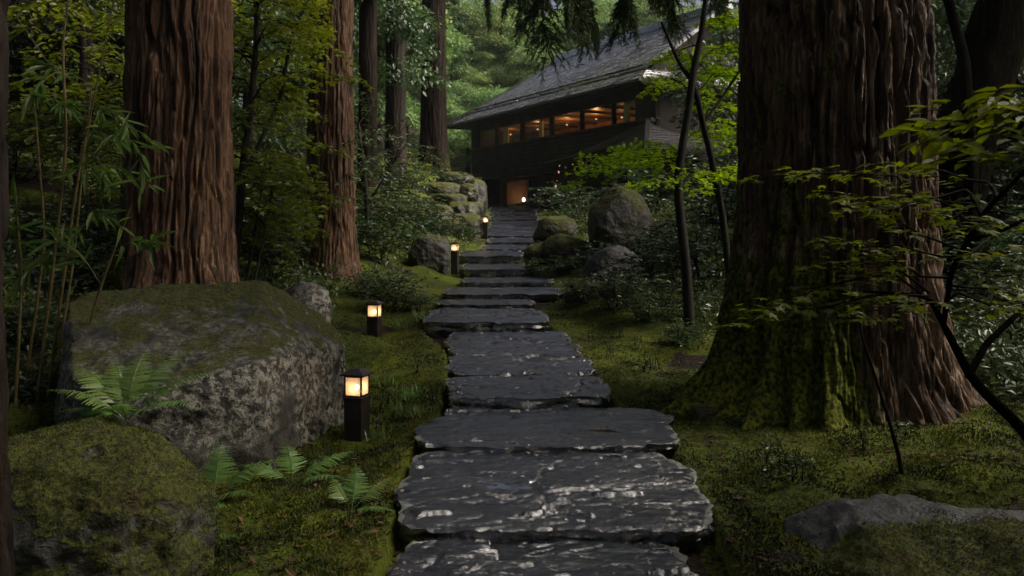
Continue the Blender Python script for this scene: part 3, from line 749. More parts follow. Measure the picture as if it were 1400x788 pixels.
def spray(wd, lf, a, b, width, rg, shape, ls, dens=1.0, sag=.06, r=.008, droop=.12, tilt=.38, tbase=.5, flat=.12):
    """a flat, layered bough from a to b: main shoot, side twigs in its plane, leaves lying flat on both sides"""
    a, b = np.asarray(a, float), np.asarray(b, float)
    L = np.linalg.norm(b - a); n = max(6, int(L / .12))
    m = curve(a, b, n, sag, .10, rg)
    tube(wd, m, np.linspace(r, r * .25, n), 5)
    ax = unit(b - a); up = np.array([0, 0, 1.0]); sd_ = unit(np.cross(up, ax))
    pos, fw, ti = [], [], []
    nt = max(4, int(L / (ls * 1.1) * dens))
    for k in range(nt):
        t = .12 + .88 * (k + rg.random()) / nt
        p0 = np.array([np.interp(t, np.linspace(0, 1, n), m[:, j]) for j in range(3)])
        sgn = 1 if k % 2 else -1
        ang = rg.uniform(.6, 1.15)
        wl = width * (1 - .65 * t ** 2) * rg.uniform(.45, 1.05) * min(1, t * 3 + .3)
        d = ax * math.cos(ang) + sd_ * sgn * math.sin(ang); d = d + up * rg.normal(0, flat)
        nk = max(2, int(wl / (ls * .75)))
        tt = np.linspace(0, 1, nk + 1)[1:]
        tp = p0 + d * (wl * tt)[:, None]; tp[:, 2] -= droop * wl * tt ** 2
        tube(wd, np.vstack([p0, tp[nk // 2:nk // 2 + 1], tp[-1:]]), [r * .4, r * .28, r * .15], 3)
        cl = np.clip(tbase + rg.normal(0, .12), 0, 1)
        for s2 in (1, -1):
            aa = rg.uniform(.5, 1.1, nk)
            pv = unit(np.cross(up, d))
            fd = d * np.cos(aa)[:, None] + pv * (s2 * np.sin(aa))[:, None]
            pos.append(tp); fw.append(fd); ti.append(np.full(nk, cl))
        pos.append(tp[-1:]); fw.append(d[None]); ti.append([cl])
    pos, fw, ti = np.concatenate(pos), np.concatenate(fw), np.concatenate(ti)
    N = len(pos)
    fw = fw + rg.normal(size=(N, 3)) * .18; fw[:, 2] -= .12
    pos = pos + rg.normal(size=(N, 3)) * ls * .15
    nr = np.tile(up, (N, 1)) + rg.normal(size=(N, 3)) * tilt
    put_leaves(lf, shape, pos, fw, nr, ls * rg.uniform(.6, 1.15, N), ti + rg.normal(0, .16, N))

def hang(wd, lf, a, b, rg, ls=.10, w=.35, r=.012, dens=1.0, droop=.5, sag=.08):
    """cedar limb: feathery side shoots that hang"""
    a, b = np.asarray(a, float), np.asarray(b, float); L = np.linalg.norm(b - a); n = max(6, int(L / .15))
    m = curve(a, b, n, sag, .08, rg); tube(wd, m, np.linspace(r, r * .3, n), 5)
    ax = unit(b - a); up = np.array([0, 0, 1.0]); sd_ = unit(np.cross(up, ax))
    pos, fw, ti = [], [], []
    for k in range(max(6, int(L / .055 * dens))):
        t = rg.uniform(.15, 1.0); p0 = np.array([np.interp(t, np.linspace(0, 1, n), m[:, j]) for j in range(3)])
        ang = rg.uniform(-1.3, 1.3); d = ax * math.cos(ang) + sd_ * math.sin(ang); wl = w * rg.uniform(.4, 1.1) * (1 - .4 * t)
        nk = max(4, int(wl / (ls * .2))); tt = np.linspace(0, 1, nk)
        tp = p0 + d * (wl * tt)[:, None]; tp[:, 2] -= droop * wl * tt ** 1.5
        tube(wd, tp[[0, nk // 2, -1]], [r * .25, r * .18, r * .08], 3)
        tg = unit(np.gradient(tp, axis=0)); cl = rg.uniform(.2, .8)
        for s2 in range(3):
            pos.append(tp); fw.append(tg + rg.normal(size=(nk, 3)) * .55); ti.append(np.full(nk, cl))
    pos, fw, ti = np.concatenate(pos), np.concatenate(fw), np.concatenate(ti); N = len(pos)
    put_leaves(lf, NEEDLE, pos, fw, rg.normal(size=(N, 3)), ls * rg.uniform(.6, 1.3, N), ti + rg.normal(0, .15, N))

def cone_crown(seed, H, R, n=3200, ls=.42, nb=42, drop=.35):
    """coarse cedar crown of drooping boughs, for the part of a tree high above the picture"""
    rg = np.random.default_rng(seed); lf = MB(); per = n // nb
    for k in range(nb):
        f = rg.random() ** .8; z0 = f * H; L = R * (1 - f * .85) * rg.uniform(.7, 1.1); a = rg.uniform(0, 2 * np.pi)
        t = rg.random(per) ** .6
        p = np.stack([np.cos(a) * L * t, np.sin(a) * L * t, z0 - drop * L * t * t + .3 * L * t], 1)
        p += rg.normal(size=p.shape) * np.array([.26, .26, .10]) * L * .55 * (.3 + t[:, None])
        d = np.tile([np.cos(a), np.sin(a), -.5], (per, 1)) + rg.normal(size=p.shape) * .6
        put_leaves(lf, KITE, p, d, np.tile([0, 0, 1.], (per, 1)) + rg.normal(size=p.shape) * .5, ls * rg.uniform(.5, 1.2, per), rg.uniform(.2, .8) + rg.normal(0, .15, per))
    return lf.mesh('crown', False)

CROWN_HI = [cone_crown(300 + k, 14, 3.2) for k in range(3)]
CROWN_SHADE = [cone_crown(310 + k, 13, 6.6, 12000, .5, 80, .25) for k in range(2)]  # crowns out of view, spread extra wide to shade the foreground
def cedar(label, px, base_y, Y, mat, seed, r0, H=26, crown_z=15, group='tall cedar trees', r1=None, crown=True, wide=False, name='cedar_tree', gz=None, **kw):
    b = P(px, base_y, Y)
    if gz is not None: b[2] = gz
    t = thing(name, label, 'tree', b, group)
    link('trunk', trunk_mesh(H, r0, r1 if r1 else r0 * .45, seed, **kw), mat, t)
    if crown:
        c = link('crown', (CROWN_SHADE if wide else CROWN_HI)[seed % 2], MAT['lf_cedar'], t, (kw.get('lean', (0, 0))[0] * H * .7, kw.get('lean', (0, 0))[1] * H * .7, crown_z)); c.rotation_euler = (0, 0, seed * 1.3)
    return t

cedar('old trunk edge at the extreme left border of the picture', -150, 1070, 2.55, MAT['bark_dark'], 3, .305, nu=300, nv=260, zdense=2.4, flare=.0, wide=True, crown_z=7.5)
cedar('massive reddish cedar trunk rising behind the pale lichened boulder', 243, 420, 8.5, MAT['bark_red'], 5, .505, nu=420, nv=330, zdense=4.2, flare=.28, fh=.5, lean=(.012, 0),
      roots=((190, .5, .16, .35), (250, .4, .1, .3), (320, .4, .1, .3)), plate=8, moss_fn=lambda t, z, c, m: m * .7 + .40 * sst(-.2, -.9, np.cos(t)) + .15 * np.exp(-z / .7))
cedar('second reddish cedar trunk, on the slope above the second lamp', 452, 383, 14, MAT['bark_red'], 6, .37, nu=260, nv=240, zdense=5.5, flare=.35, fh=.7, lean=(.004, 0),
      roots=((200, .5, .16, .5), (300, .45, .12, .4), (350, .5, .1, .4)), plate=9, moss_fn=lambda t, z, c, m: m * .6 + .32 * sst(-.1, -.9, np.cos(t)))
cedar('slim brown cedar trunk, right one of the pair above the stone bank', 541, 256, 24, MAT['bark_dark'], 7, .29, nu=120, nv=160, zdense=9, flare=.35, fh=.7, plate=9, amp=.6)
cedar('dark slim trunk with a low fork, left one of the pair above the stone bank', 503, 268, 21.5, MAT['bark_shade'], 8, .24, nu=110, nv=160, zdense=8, flare=.35, fh=.6, plate=10, amp=.6)
cedar('dark cedar trunk standing left of the house eaves', 593, 236, 29, MAT['bark_shade'], 9, .44, nu=170, nv=200, zdense=11, flare=.35, fh=1.0, plate=8, amp=.6, roots=((300, .4, .2, .5), (240, .4, .2, .5)))
big = cedar('giant old cedar with moss over its roots, right of the path', 1137, 612, 6.55, MAT['bark_old'], 10, .70, nu=760, nv=520, zdense=3.8, flare=.16, fh=.42, plate=8.5, amp=1.15, wide=True, crown_z=11,
      roots=((190, .42, .40, .36), (176, .10, .26, .40), (193, .09, .30, .36), (207, .10, .22, .45), (221, .09, .34, .32), (236, .10, .20, .40), (249, .09, .26, .28), (262, .22, .14, .2), (300, .25, .22, .22), (335, .3, .30, .30), (5, .35, .32, .34), (60, .4, .3, .3), (120, .5, .3, .3)), gz=.10,
      moss_fn=lambda t, z, c, m: np.clip(m * .35, 0, 1) + (.60 * sst(.05, -.65, np.cos(t - .25)) * (.55 + .45 * np.exp(-np.maximum(z, 0) / 1.3))) + .5 * sst(.1, -.5, np.cos(t - .3)) * np.exp(-np.maximum(z, 0) / .7) + .2 * np.exp(-((t - 5.55) / .05) ** 2))
# ------------------------------------------------------------------ lamps along the path
MAT['lamp_metal'] = plain('dark_bronze', (0.020, 0.013, 0.010), 0.5, 0.5, .3, 25)
g = G('frosted_pane')
tr = g.n('BsdfTranslucent', {'Color': (.95, .86, .72)}).outputs[0]; tp = g.n('BsdfTransparent', {'Color': (1, .93, .82)}).outputs[0]
a1 = g.n('MixShader', {0: .42, 1: tr, 2: tp}).outputs[0]
gl = g.n('BsdfGlossy', {'Color': (1, 1, 1), 'Roughness': .25}).outputs[0]
MAT['pane'] = g.done(g.n('MixShader', {0: .05, 1: a1, 2: gl}).outputs[0])
MAT['bulb'] = emit('bulb', (1, .62, .30), 25)
def make_lamp(label, loc, rz):
    t = thing('garden_lamp', label, 'lamp', loc, 'garden lamps along the path', rz)
    m = MB(); bevbox(m, -.066, .066, -.066, .066, -.12, .318); link('post', m.mesh('post', False), MAT['lamp_metal'], t)
    m = MB(); bevbox(m, -.071, .071, -.071, .071, .318, .334); link('collar', m.mesh('collar', False), MAT['lamp_metal'], t)
    m = MB()
    for sx in (-1, 1):
        for sy in (-1, 1): bevbox(m, *sorted((sx * .066, sx * .055)), *sorted((sy * .066, sy * .055)), .334, .478, .002)
    for z0 in (.3342, .466):
        for s_ in (-1, 1):
            bevbox(m, -.054, .054, *sorted((s_ * .0645, s_ * .0555)), z0, z0 + .011, .002); bevbox(m, *sorted((s_ * .0645, s_ * .0555)), -.054, .054, z0, z0 + .011, .002)
    link('frame', m.mesh('frame', False), MAT['lamp_metal'], t)
    for k in range(4):
        m = MB(); m.add([(-.0545, -.0575, .3455), (.0545, -.0575, .3455), (.0545, -.0575, .4658), (-.0545, -.0575, .4658)], [[0, 1, 2, 3]])
        o = link('pane', m.mesh('pane', False), MAT['pane'], t); o.rotation_euler = (0, 0, k * math.pi / 2)
    m = MB(); c = .086
    V = [(-c, -c, .478), (c, -c, .478), (c, c, .478), (-c, c, .478), (-c, -c, .488), (c, -c, .488), (c, c, .488), (-c, c, .488), (-.03, -.03, .520), (.03, -.03, .520), (.03, .03, .520), (-.03, .03, .520)]
    m.add(V, [[0, 3, 2, 1], [0, 1, 5, 4], [1, 2, 6, 5], [2, 3, 7, 6], [3, 0, 4, 7], [4, 5, 9, 8], [5, 6, 10, 9], [6, 7, 11, 10], [7, 4, 8, 11], [8, 9, 10, 11]])
    link('cap', m.mesh('cap', False), MAT['lamp_metal'], t)
    m = MB(); D, F = ico(2); m.add(D * np.array([.013, .013, .018]) + np.array([0, 0, .392]), F); link('bulb', m.mesh('bulb'), MAT['bulb'], t)
    ld = bpy.data.lights.new('lamp_light', 'POINT'); ld.energy = .19; ld.color = (1.0, .60, .36); ld.shadow_soft_size = .022
    lo = bpy.data.objects.new('lamp_light', ld); COL.objects.link(lo); lo.parent = t; lo.location = (0, 0, .392)
    return t
LAMPS = [(488, 608, 6.0, -.28, 'nearest lit garden lamp, beside the pale boulder'), (512, 474, 9.9, -.25, 'second lit garden lamp, on the moss bank below the second cedar'),
         (622, 367, 17.1, -.2, 'third lit garden lamp, beside the dark block-shaped boulder'), (664, 321.5, 23.4, -.2, 'farthest lit garden lamp, at the foot of the stone bank')]
lamp0 = make_lamp(LAMPS[0][4], P(*LAMPS[0][:3]), LAMPS[0][3])
for l in LAMPS[1:]: dup(lamp0, P(*l[:3]), l[3], 1.0, l[4])

# ------------------------------------------------------------------ the house
AX = np.array([-.478, .878, 0]); NX = np.array([-.878, -.478, 0]); O0 = np.array([4.45, 30.0, 0]); ZE = 6.575
def H3(s, q, z): return O0 + AX * s + NX * q + np.array([0, 0, z])
HL = O0 + np.array([0, 0, 2.2])
house = thing('house', 'dark timber house with grey shingle roof and warm lit windows above the steps', 'house', HL)
MAT['timber'] = wood_mat('dark_timber', (0.008, 0.006, 0.005), (0.03, 0.021, 0.015), .8)
MAT['timber2'] = wood_mat('brown_timber', (0.03, 0.018, 0.011), (0.075, 0.045, 0.026), .5)
MAT['plaster'] = plain('warm_plaster', (0.26, 0.19, 0.13), .85, .3, .12, 5)
MAT['greyplaster'] = plain('grey_plaster', (0.028, 0.022, 0.018), .85, .3, .2, 5)
g = G('wet_shingle'); o = g.obj(); t_ = g.attr('tint'); n1 = g.noise(o, 1.1, 5); n2 = g.noise(o, 9, 4)
c = g.mix(t_, (0.09, 0.085, 0.095), (0.30, 0.28, 0.305)); c = g.mix(g.mr(n1, .52, .72, 0, .6), c, (0.05, 0.055, 0.04)); c = g.mix(g.mr(n2, .5, .75, 0, .5), c, (.28, .265, .285))
MAT['shingle'] = g.done(g.pbsdf(c, g.mr(n2, .3, .7, .11, .26), g.bump(n2, .25, .010), spec=.8, ior=2.5))
g = G('window_glass'); gl = g.n('BsdfGlossy', {'Color': (1, 1, 1), 'Roughness': .03}).outputs[0]; tp = g.n('BsdfTransparent', {'Color': (.92, .92, .9)}).outputs[0]
MAT['glass'] = g.done(g.n('MixShader', {0: .06, 1: tp, 2: gl}).outputs[0])
def hbox(name, s0, s1, q0, q1, z0, z1, mat, parent=None, mb=None):
    m = mb or MB()
    c = [H3(s0, q0, z0), H3(s0, q1, z0), H3(s1, q1, z0), H3(s1, q0, z0), H3(s0, q0, z1), H3(s0, q1, z1), H3(s1, q1, z1), H3(s1, q0, z1)]
    box8(m, c)
    if mb is None:
        return link(name, m.mesh(name, False, HL), mat, parent or house)
def s_of(px, q):                      # where a picture column meets the plane at offset q
    b = O0 + NX * q; k = (px - 700) / FPX
    return (b[0] - k * b[1]) / (k * AX[1] - AX[0])
HEP = {}
def tiles(mb, p_of, srange, v0, v1, rows, tw, rg, lip=.045):
    """p_of(s, v) -> point; srange(v) -> s interval of the row; overlapping shingles, each with a lower lip"""
    dn = None
    for r in range(rows):
        va, vb = v0 + (v1 - v0) * r / rows, v0 + (v1 - v0) * (r + 1.25) / rows
        s0, s1 = srange(va); s2, s3 = srange(min(vb, v1))
        n = max(1, int(round((s1 - s0) / tw))); e = np.linspace(s0, s1, n + 1) + (tw * .5 if r % 2 else 0)
        e = np.clip(np.concatenate([[s0], e + rg.normal(0, .02, n + 1)]), s0, s1); e.sort()
        for a, b in zip(e[:-1], e[1:]):
            if b - a < .03: continue
            b2 = b - .012; jz = rg.normal(0, .010); ta, tb = np.clip((a, b2), s2, s3)
            A, B, C, D = p_of(a, va), p_of(b2, va), p_of(tb, vb), p_of(ta, vb)
            up = np.array([0, 0, lip + jz]); dv = unit((D - A)) * -.03 + unit(D - A) * rg.normal(0, .015)
            mb.add([A + up + dv, B + up + dv, C + [0, 0, .006], D + [0, 0, .006], A + dv * 1 - [0, 0, .02], B + dv - [0, 0, .02]], [[0, 1, 2, 3], [4, 5, 1, 0]], tint=np.full(6, np.clip(rg.normal(.5, .25), 0, 1)))
L_, DR, RH = 16.06, 4.08, 2.9
rgh = np.random.default_rng(77)
kS = .8 / DR
# lower skirt of the roof, front
fz = lambda v: ZE + RH * v - .10 * math.sin(min(v, 1) * math.pi)      # slight sag
m = MB()
tiles(m, lambda s, v: H3(s, -DR * v, fz(v)), lambda v: (DR * v, L_ - DR * v), 0, kS, 6, .34, rgh)
tiles(m, lambda s, v: H3(s, -DR * v, fz(v) + .09), lambda v: (.6, L_ - DR * v), kS * .97, 1.0, 24, .34, rgh)
# left hip face, right skirt, back slope
tiles(m, lambda q, v: H3(L_ - DR * v, -q, fz(v) + (.09 if v > kS else 0)), lambda v: (DR * v, 2 * DR - DR * v), 0, 1.0, 24, .5, rgh)
tiles(m, lambda q, v: H3(DR * v, -q, fz(v)), lambda v: (DR * v, 2 * DR - DR * v), 0, kS, 6, .34, rgh)
tiles(m, lambda s, v: H3(s, -2 * DR + DR * v, fz(v)), lambda v: (max(0, DR * v - .6) * 0 + .3, L_ - DR * v), 0, 1.0, 14, 1.2, rgh)
MAT['shingle_dark'] = plain('dimmed_porch_shingle', (.03, .028, .03), .34, .7, .4, 4)  # darker shingle copy; its colour holds down the sun on the porch roof
roof = link('roof', m.mesh('roof', False, HL), MAT['shingle'], house)
m = MB()
def roofbeam(m, A, B, w, h):
    A, B = np.asarray(A), np.asarray(B); d = unit(B - A); sd_ = unit(np.cross(d, [0, 0, 1.])) * w / 2; u = np.array([0, 0, h])
    box8(m, [A - sd_, B - sd_, B + sd_, A + sd_, A - sd_ + u, B - sd_ + u, B + sd_ + u, A + sd_ + u])
roofbeam(m, H3(.2, -DR, ZE + RH + .02), H3(L_ - DR + .25, -DR, ZE + RH + .02), .42, .20)
roofbeam(m, H3(.1, -DR, ZE + RH + .222), H3(L_ - DR + .1, -DR, ZE + RH + .222), .26, .10)
link('ridge_cap', m.mesh('ridge_cap', False, HL), MAT['shingle'], roof)
m, m2 = MB(), MB()
for k in range(12):
    va, vb = kS + (1 - kS) * k / 12, kS + (1 - kS) * (k + 1) / 12
    roofbeam(m, H3(.5, -DR * va, fz(va) + .10), H3(.5, -DR * vb, fz(vb) + .10), .34, .16)
    va, vb = k / 12, (k + 1) / 12
    roofbeam(m2, H3(L_ - DR * va, -DR * va, fz(va) + .04), H3(L_ - DR * vb, -DR * vb, fz(vb) + .06), .20, .12)
link('verge', m.mesh('verge', False, HL), MAT['shingle'], roof); link('hip_ridge', m2.mesh('hip_ridge', False, HL), MAT['shingle'], roof)
m = MB(); roofbeam(m, H3(.9, -.9, ZE + .66), H3(14.9, -.9, ZE + .66), .07, .07); link('snow_rail', m.mesh('snow_rail', False, HL), MAT['timber'], roof)
m = MB()
roofbeam(m, H3(-.05, .03, ZE - .16), H3(L_ + .05, .03, ZE - .16), .06, .15); roofbeam(m, H3(-.03, .0, ZE - .162), H3(-.03, -8.16, ZE - .162), .06, .15); roofbeam(m, H3(L_, 0, ZE - .16), H3(L_, -8.16, ZE - .16), .06, .15)
link('eave_board', m.mesh('eave_board', False, HL), MAT['timber'], roof)
m = MB(); roofbeam(m, H3(-.05, .11, ZE - .10), H3(L_, .11, ZE - .10), .10, .09); link('gutter', m.mesh('gutter', False, HL), plain('green_copper', (.03, .045, .042), .45), roof)
hbox('soffit', .02, L_ - .02, -8.1, -.02, ZE - .06, ZE - .02, MAT['timber'])
m = MB()
for k in range(54): 
    s = .25 + k * .294; hbox('', s, s + .07, -.9, -.02, ZE - .135, ZE - .0605, None, mb=m)
link('rafters', m.mesh('rafters', False, HL), MAT['timber2'], house)
# gable triangle at the right end
m = MB(); m.add([H3(.95, -1.0, ZE + .5), H3(.95, -7.1, ZE + .5), H3(.95, -DR, ZE + RH), H3(1.05, -1.0, ZE + .5), H3(1.05, -7.1, ZE + .5), H3(1.05, -DR, ZE + RH)], [[0, 1, 2], [3, 5, 4]], [[0, 2, 5, 3], [1, 4, 5, 2], [0, 3, 4, 1]])
link('gable', m.mesh('gable', False, HL), MAT['greyplaster'], house)
WQ = -.9
Z_SILL, Z_TOP, Z_FL2 = 5.33, 6.16, 4.02
SR, SLf = .35, L_ - .95
hbox('upper_wall', SR, SLf, WQ - .12, WQ, Z_FL2, Z_SILL - .06, MAT['timber'])
hbox('sill_beam', SR - .05, SLf + .05, WQ - .10, WQ + .06, Z_SILL - .058, Z_SILL, MAT['timber2'])
hbox('head_beam', SR - .05, SLf + .05, WQ - .14, WQ + .03, Z_TOP, ZE - .064, MAT['timber'])
hbox('floor_beam', SR - .1, SLf + .1, WQ - .2, WQ + .10, Z_FL2 - .26, Z_FL2 - .002, MAT['timber'])
m = MB()
for k in range(7): hbox('', SR, SLf, WQ, WQ + .018, Z_FL2 + .05 + k * .172, Z_FL2 + .05 + k * .172 + .022, None, mb=m)
link('wall_battens', m.mesh('wall_battens', False, HL), MAT['timber2'], house)
WINS = [(656, 678), (680, 712), (715, 752), (755, 794), (796, 837), (839, 870)]
edges = []
for k, (a, b) in enumerate(WINS):
    s0, s1 = s_of(b, WQ), s_of(a, WQ)
    edges.append((s0, s1))
    m = MB(); fw_ = .03
    hbox('', s0, s1, WQ - .09, WQ - .03, Z_SILL, Z_SILL + fw_, None, mb=m); hbox('', s0, s1, WQ - .09, WQ - .03, Z_TOP - fw_, Z_TOP, None, mb=m)
    hbox('', s0, s0 + fw_, WQ - .088, WQ - .032, Z_SILL + fw_, Z_TOP - fw_, None, mb=m); hbox('', s1 - fw_, s1, WQ - .088, WQ - .032, Z_SILL + fw_, Z_TOP - fw_, None, mb=m)
    wn = link('window', m.mesh('window', False, HL), MAT['timber2'], house)
    m = MB(); m.add([H3(s0 + fw_, WQ - .06, Z_SILL + fw_), H3(s1 - fw_, WQ - .06, Z_SILL + fw_), H3(s1 - fw_, WQ - .06, Z_TOP - fw_), H3(s0 + fw_, WQ - .06, Z_TOP - fw_)], [[0, 1, 2, 3]])
    link('pane', m.mesh('pane', False, HL), MAT['glass'], wn)
cuts = [SLf] + [x for e in edges for x in (e[1], e[0])] + [SR]
for a, b in zip(cuts[0::2], cuts[1::2]):
    if a - b > .02: hbox('post', b, a, WQ - .12, WQ + .04, Z_SILL, Z_TOP, MAT['timber'])
# the lit upper room
hbox('room_floor', SR, SLf, -7.2, WQ - .13, Z_FL2 + .55, Z_FL2 + .6, MAT['timber2'])
MAT['warmwood'] = wood_mat('warm_ceiling_wood', (0.16, 0.085, 0.04), (0.30, 0.17, 0.085), .5, (1, 1, 1))
hbox('room_ceiling', SR, SLf, -7.2, WQ - .16, Z_TOP + .12, Z_TOP + .2, MAT['warmwood'])
hbox('room_wall', SR + .15, SLf - .1, -4.6, -4.5, Z_FL2 + .62, Z_TOP + .11, MAT['warmwood'])
hbox('end_wall', SLf - .1, SLf, -7.2, WQ - .13, 2.1, Z_TOP + .11, MAT['timber'])
hbox('side_wall', SR, SR + .12, -7.2, WQ - .13, Z_FL2 + .01, ZE - .07, MAT['greyplaster'])
hbox('back_wall', SR, SLf, -7.4, -7.22, 2.1, ZE - .07, MAT['timber'])
m = MB()
for k in range(9): hbox('', SR + .9 + k * 1.6, SR + 1.02 + k * 1.6, -4.4, WQ - .2, Z_TOP + .02, Z_TOP + .118, None, mb=m)
link('ceiling_beams', m.mesh('ceiling_beams', False, HL), MAT['timber2'], house)
MAT['paper'] = plain('paper_screen', (.75, .68, .55), .8, .2, .06)
for px, w_ in ((714, .22), (690, .5), (738, .3), (855, .35)):
    s = s_of(px, -1.5); hbox('paper_screen', s - w_ / 2, s + w_ / 2, -1.6, -1.55, Z_FL2 + .62, Z_TOP + .1, MAT['paper'])
MAT['shade'] = emit('lamp_shade_glow', (1, .55, .22), .5)
for k, (px, q, en) in enumerate(((668, -2.6, 3), (698, -2.4, 9), (735, -2.4, 16), (775, -2.6, 26), (815, -2.6, 30), (850, -3.2, 5))):
    s = s_of(px, q); p = H3(s, q, Z_TOP - .12)
    m = MB(); D, F = ico(2); m.add(D * np.array([.045, .045, .035]) + p, F); link('ceiling_lamp', m.mesh('ceiling_lamp', True, HL), MAT['shade'], house)
    ld = bpy.data.lights.new('room_light', 'POINT'); ld.energy = en * .5; ld.color = (1, .44, .13); ld.shadow_soft_size = .12
    lo = bpy.data.objects.new('room_light', ld); COL.objects.link(lo); lo.parent = house; lo.location = p - HL + np.array([0, 0, -.16])
m = MB()
rgt = np.random.default_rng(4)
for px in (742, 768, 786, 806, 828):
    s = s_of(px, -2.1); hbox('', s - .3, s + .3, -2.5, -1.9, Z_SILL - .06, Z_SILL - .02, None, mb=m)
    for d_ in (-.32, .36): hbox('', s + d_ - .03, s + d_ + .03, -2.3, -2.0, Z_FL2 + .6, Z_SILL + .16, None, mb=m)
link('furniture', m.mesh('furniture', False, HL), MAT['timber2'], house)
# ground floor with the recessed entrance
sE0, sE1 = s_of(742, -2.2), s_of(707, -2.2)
hbox('lower_wall', sE1 + .12, SLf, WQ - .7, WQ - .58, 2.1, Z_FL2 - .262, MAT['timber'])
hbox('lower_wall', SR, sE0 - .12, WQ - .7, WQ - .58, 2.1, Z_FL2 - .262, MAT['timber'])
hbox('door_post', sE1, sE1 + .12, WQ - .74, WQ - .5, 2.1, Z_FL2 - .262, MAT['timber2']); hbox('door_post', sE0 - .12, sE0, WQ - .74, WQ - .5, 2.1, Z_FL2 - .262, MAT['timber2'])
hbox('entrance_wall', sE0 - .6, sE1 + .8, -3.3, -3.2, 2.1, Z_FL2 - .3, MAT['plaster'])
hbox('entrance_wall', sE1 + .125, sE1 + .2, -3.2, WQ - .75, 2.1, Z_FL2 - .3, MAT['plaster']); hbox('entrance_wall', sE0 - .3, sE0 - .13, -3.2, WQ - .75, 2.1, Z_FL2 - .3, MAT['plaster'])
hbox('entrance_ceiling', sE0 - .6, sE1 + .8, -3.3, WQ - .2, Z_FL2 - .258, Z_FL2 - .2, MAT['warmwood'])
hbox('ledge', sE0 - .12, sE1 + .12, -2.6, -2.2, 2.2, 2.62, MAT['timber2'])
hbox('lintel', sE0 - .2, sE1 + .2, WQ - .74, WQ - .56, Z_FL2 - .42, Z_FL2 - .264, MAT['timber2'])
hbox('foundation', SR - .1, SLf + .1, -7.5, WQ - .75, 1.2, 2.12, MAT['rock_grey'])
hbox('ground_side_wall', SR, SR + .12, -7.2, WQ - .7, 2.1, Z_FL2, MAT['timber'])
m = MB()
for k in range(9): hbox('', sE1 + .3 + k * .95, sE1 + .38 + k * .95, WQ - .58, WQ - .55, 2.1, Z_FL2 - .27, None, mb=m)
link('wall_posts', m.mesh('wall_posts', False, HL), MAT['timber2'], house)
# lantern on the ledge
sl = s_of(716, -2.4); lp = H3(sl, -2.4, 2.62)
lt = thing('table_lantern', 'small glowing lantern on the ledge inside the entrance', 'lantern', lp)
m = MB(); bevbox(m, -.11, .11, -.11, .11, .0, .07); link('base', m.mesh('base', False), MAT['timber'], lt)
m = MB(); D, F = ico(3); m.add(D * np.array([.075, .075, .10]) + [0, 0, .17], F); link('shade', m.mesh('shade'), emit('lantern_glow', (1, .60, .32), 3.5), lt)
ld = bpy.data.lights.new('lantern_light', 'POINT'); ld.energy = .9; ld.color = (1, .50, .2); ld.shadow_soft_size = .12
lo = bpy.data.objects.new('lantern_light', ld); COL.objects.link(lo); lo.parent = lt; lo.location = (-.1, -.12, .42)
# porch roof at the near corner
pA, pA2 = P(886, 166, 30.6), P(965, 172, 33.5)
pE1, pE2, pE3, pF = P(836, 201, 32.2), P(884, 205, 28.7), P(985, 204, 30.6), P(744, 223, 36.0)
pG, pH = P(780, 205, 34.6), P(870, 190, 31.0)
def tri_tiles(mb, E0, E1_, T0, T1, rows, cols, rg):
    for r in range(rows):
        va, vb = r / rows, min(1.0, (r + 1.2) / rows)
        for c in range(cols):
            ua, ub = c / cols, (c + .96) / cols
            def q(u, v):
                b = E0 * (1 - u) + E1_ * u; t = T0 * (1 - u) + T1 * u; return b * (1 - v) + t * v + np.array([0, 0, -.10 * math.sin(v * math.pi)])
            A, B, C, D = q(ua, va), q(ub, va), q(ub, vb), q(ua, vb); u_ = np.array([0, 0, .035 + rg.normal(0, .008)])
            mb.add([A + u_, B + u_, C, D, A - [0, 0, .03], B - [0, 0, .03]], [[0, 1, 2, 3], [4, 5, 1, 0]], tint=np.full(6, np.clip(rg.normal(.4, .22), 0, 1)))
m = MB()
tri_tiles(m, pE1, pE2, pA, pA, 12, 12, rgh); tri_tiles(m, pE2, pE3, pA, pA2, 12, 14, rgh); tri_tiles(m, pF, pE1, pF + np.array([.9, .5, .22]), pA, 10, 20, rgh)
pr = link('porch_roof', m.mesh('porch_roof', False, HL), MAT['shingle_dark'], house)
m = MB(); roofbeam(m, pA + [0, 0, .0], pA2 + [0, 0, .0], .24, .13); roofbeam(m, pE2 + [0, 0, .03], pA + [0, 0, .02], .16, .07); link('ridge_cap', m.mesh('ridge_cap', False, HL), MAT['shingle_dark'], pr)
m = MB(); roofbeam(m, pF - [0, 0, .16], pE1 - [0, 0, .15], .06, .12); roofbeam(m, pE1 - [0, 0, .15], pE2 - [0, 0, .15], .06, .12); roofbeam(m, pE2 - [0, 0, .152], pE3 - [0, 0, .152], .06, .12); link('eave_board', m.mesh('eave_board', False, HL), MAT['timber'], pr)
m = MB(); zc_ = pE2[2] - .2
box8(m, [pE2 * [1, 1, 0] + [.25, .6, 2.0], pE3 * [1, 1, 0] + [0, .5, 2.0], pE3 * [1, 1, 0] + [1.2, 4, 2.0], H3(.2, -1.5, 2.0), pE2 * [1, 1, 0] + [.25, .6, zc_], pE3 * [1, 1, 0] + [0, .5, zc_], pE3 * [1, 1, 0] + [1.2, 4, zc_], H3(.2, -1.5, zc_)])
link('porch_wall', m.mesh('porch_wall', False, HL), MAT['timber'], house)
for px, py, Y in ((765, 227, 34.9), (783, 225, 34.3), (797, 223, 33.8), (806, 214, 33.4)):
    p = P(px, py, Y); m = MB(); D, F = ico(1); m.add(D * .022 + p, F); link('porch_bulb', m.mesh('porch_bulb', True, HL), MAT['shade'], house)

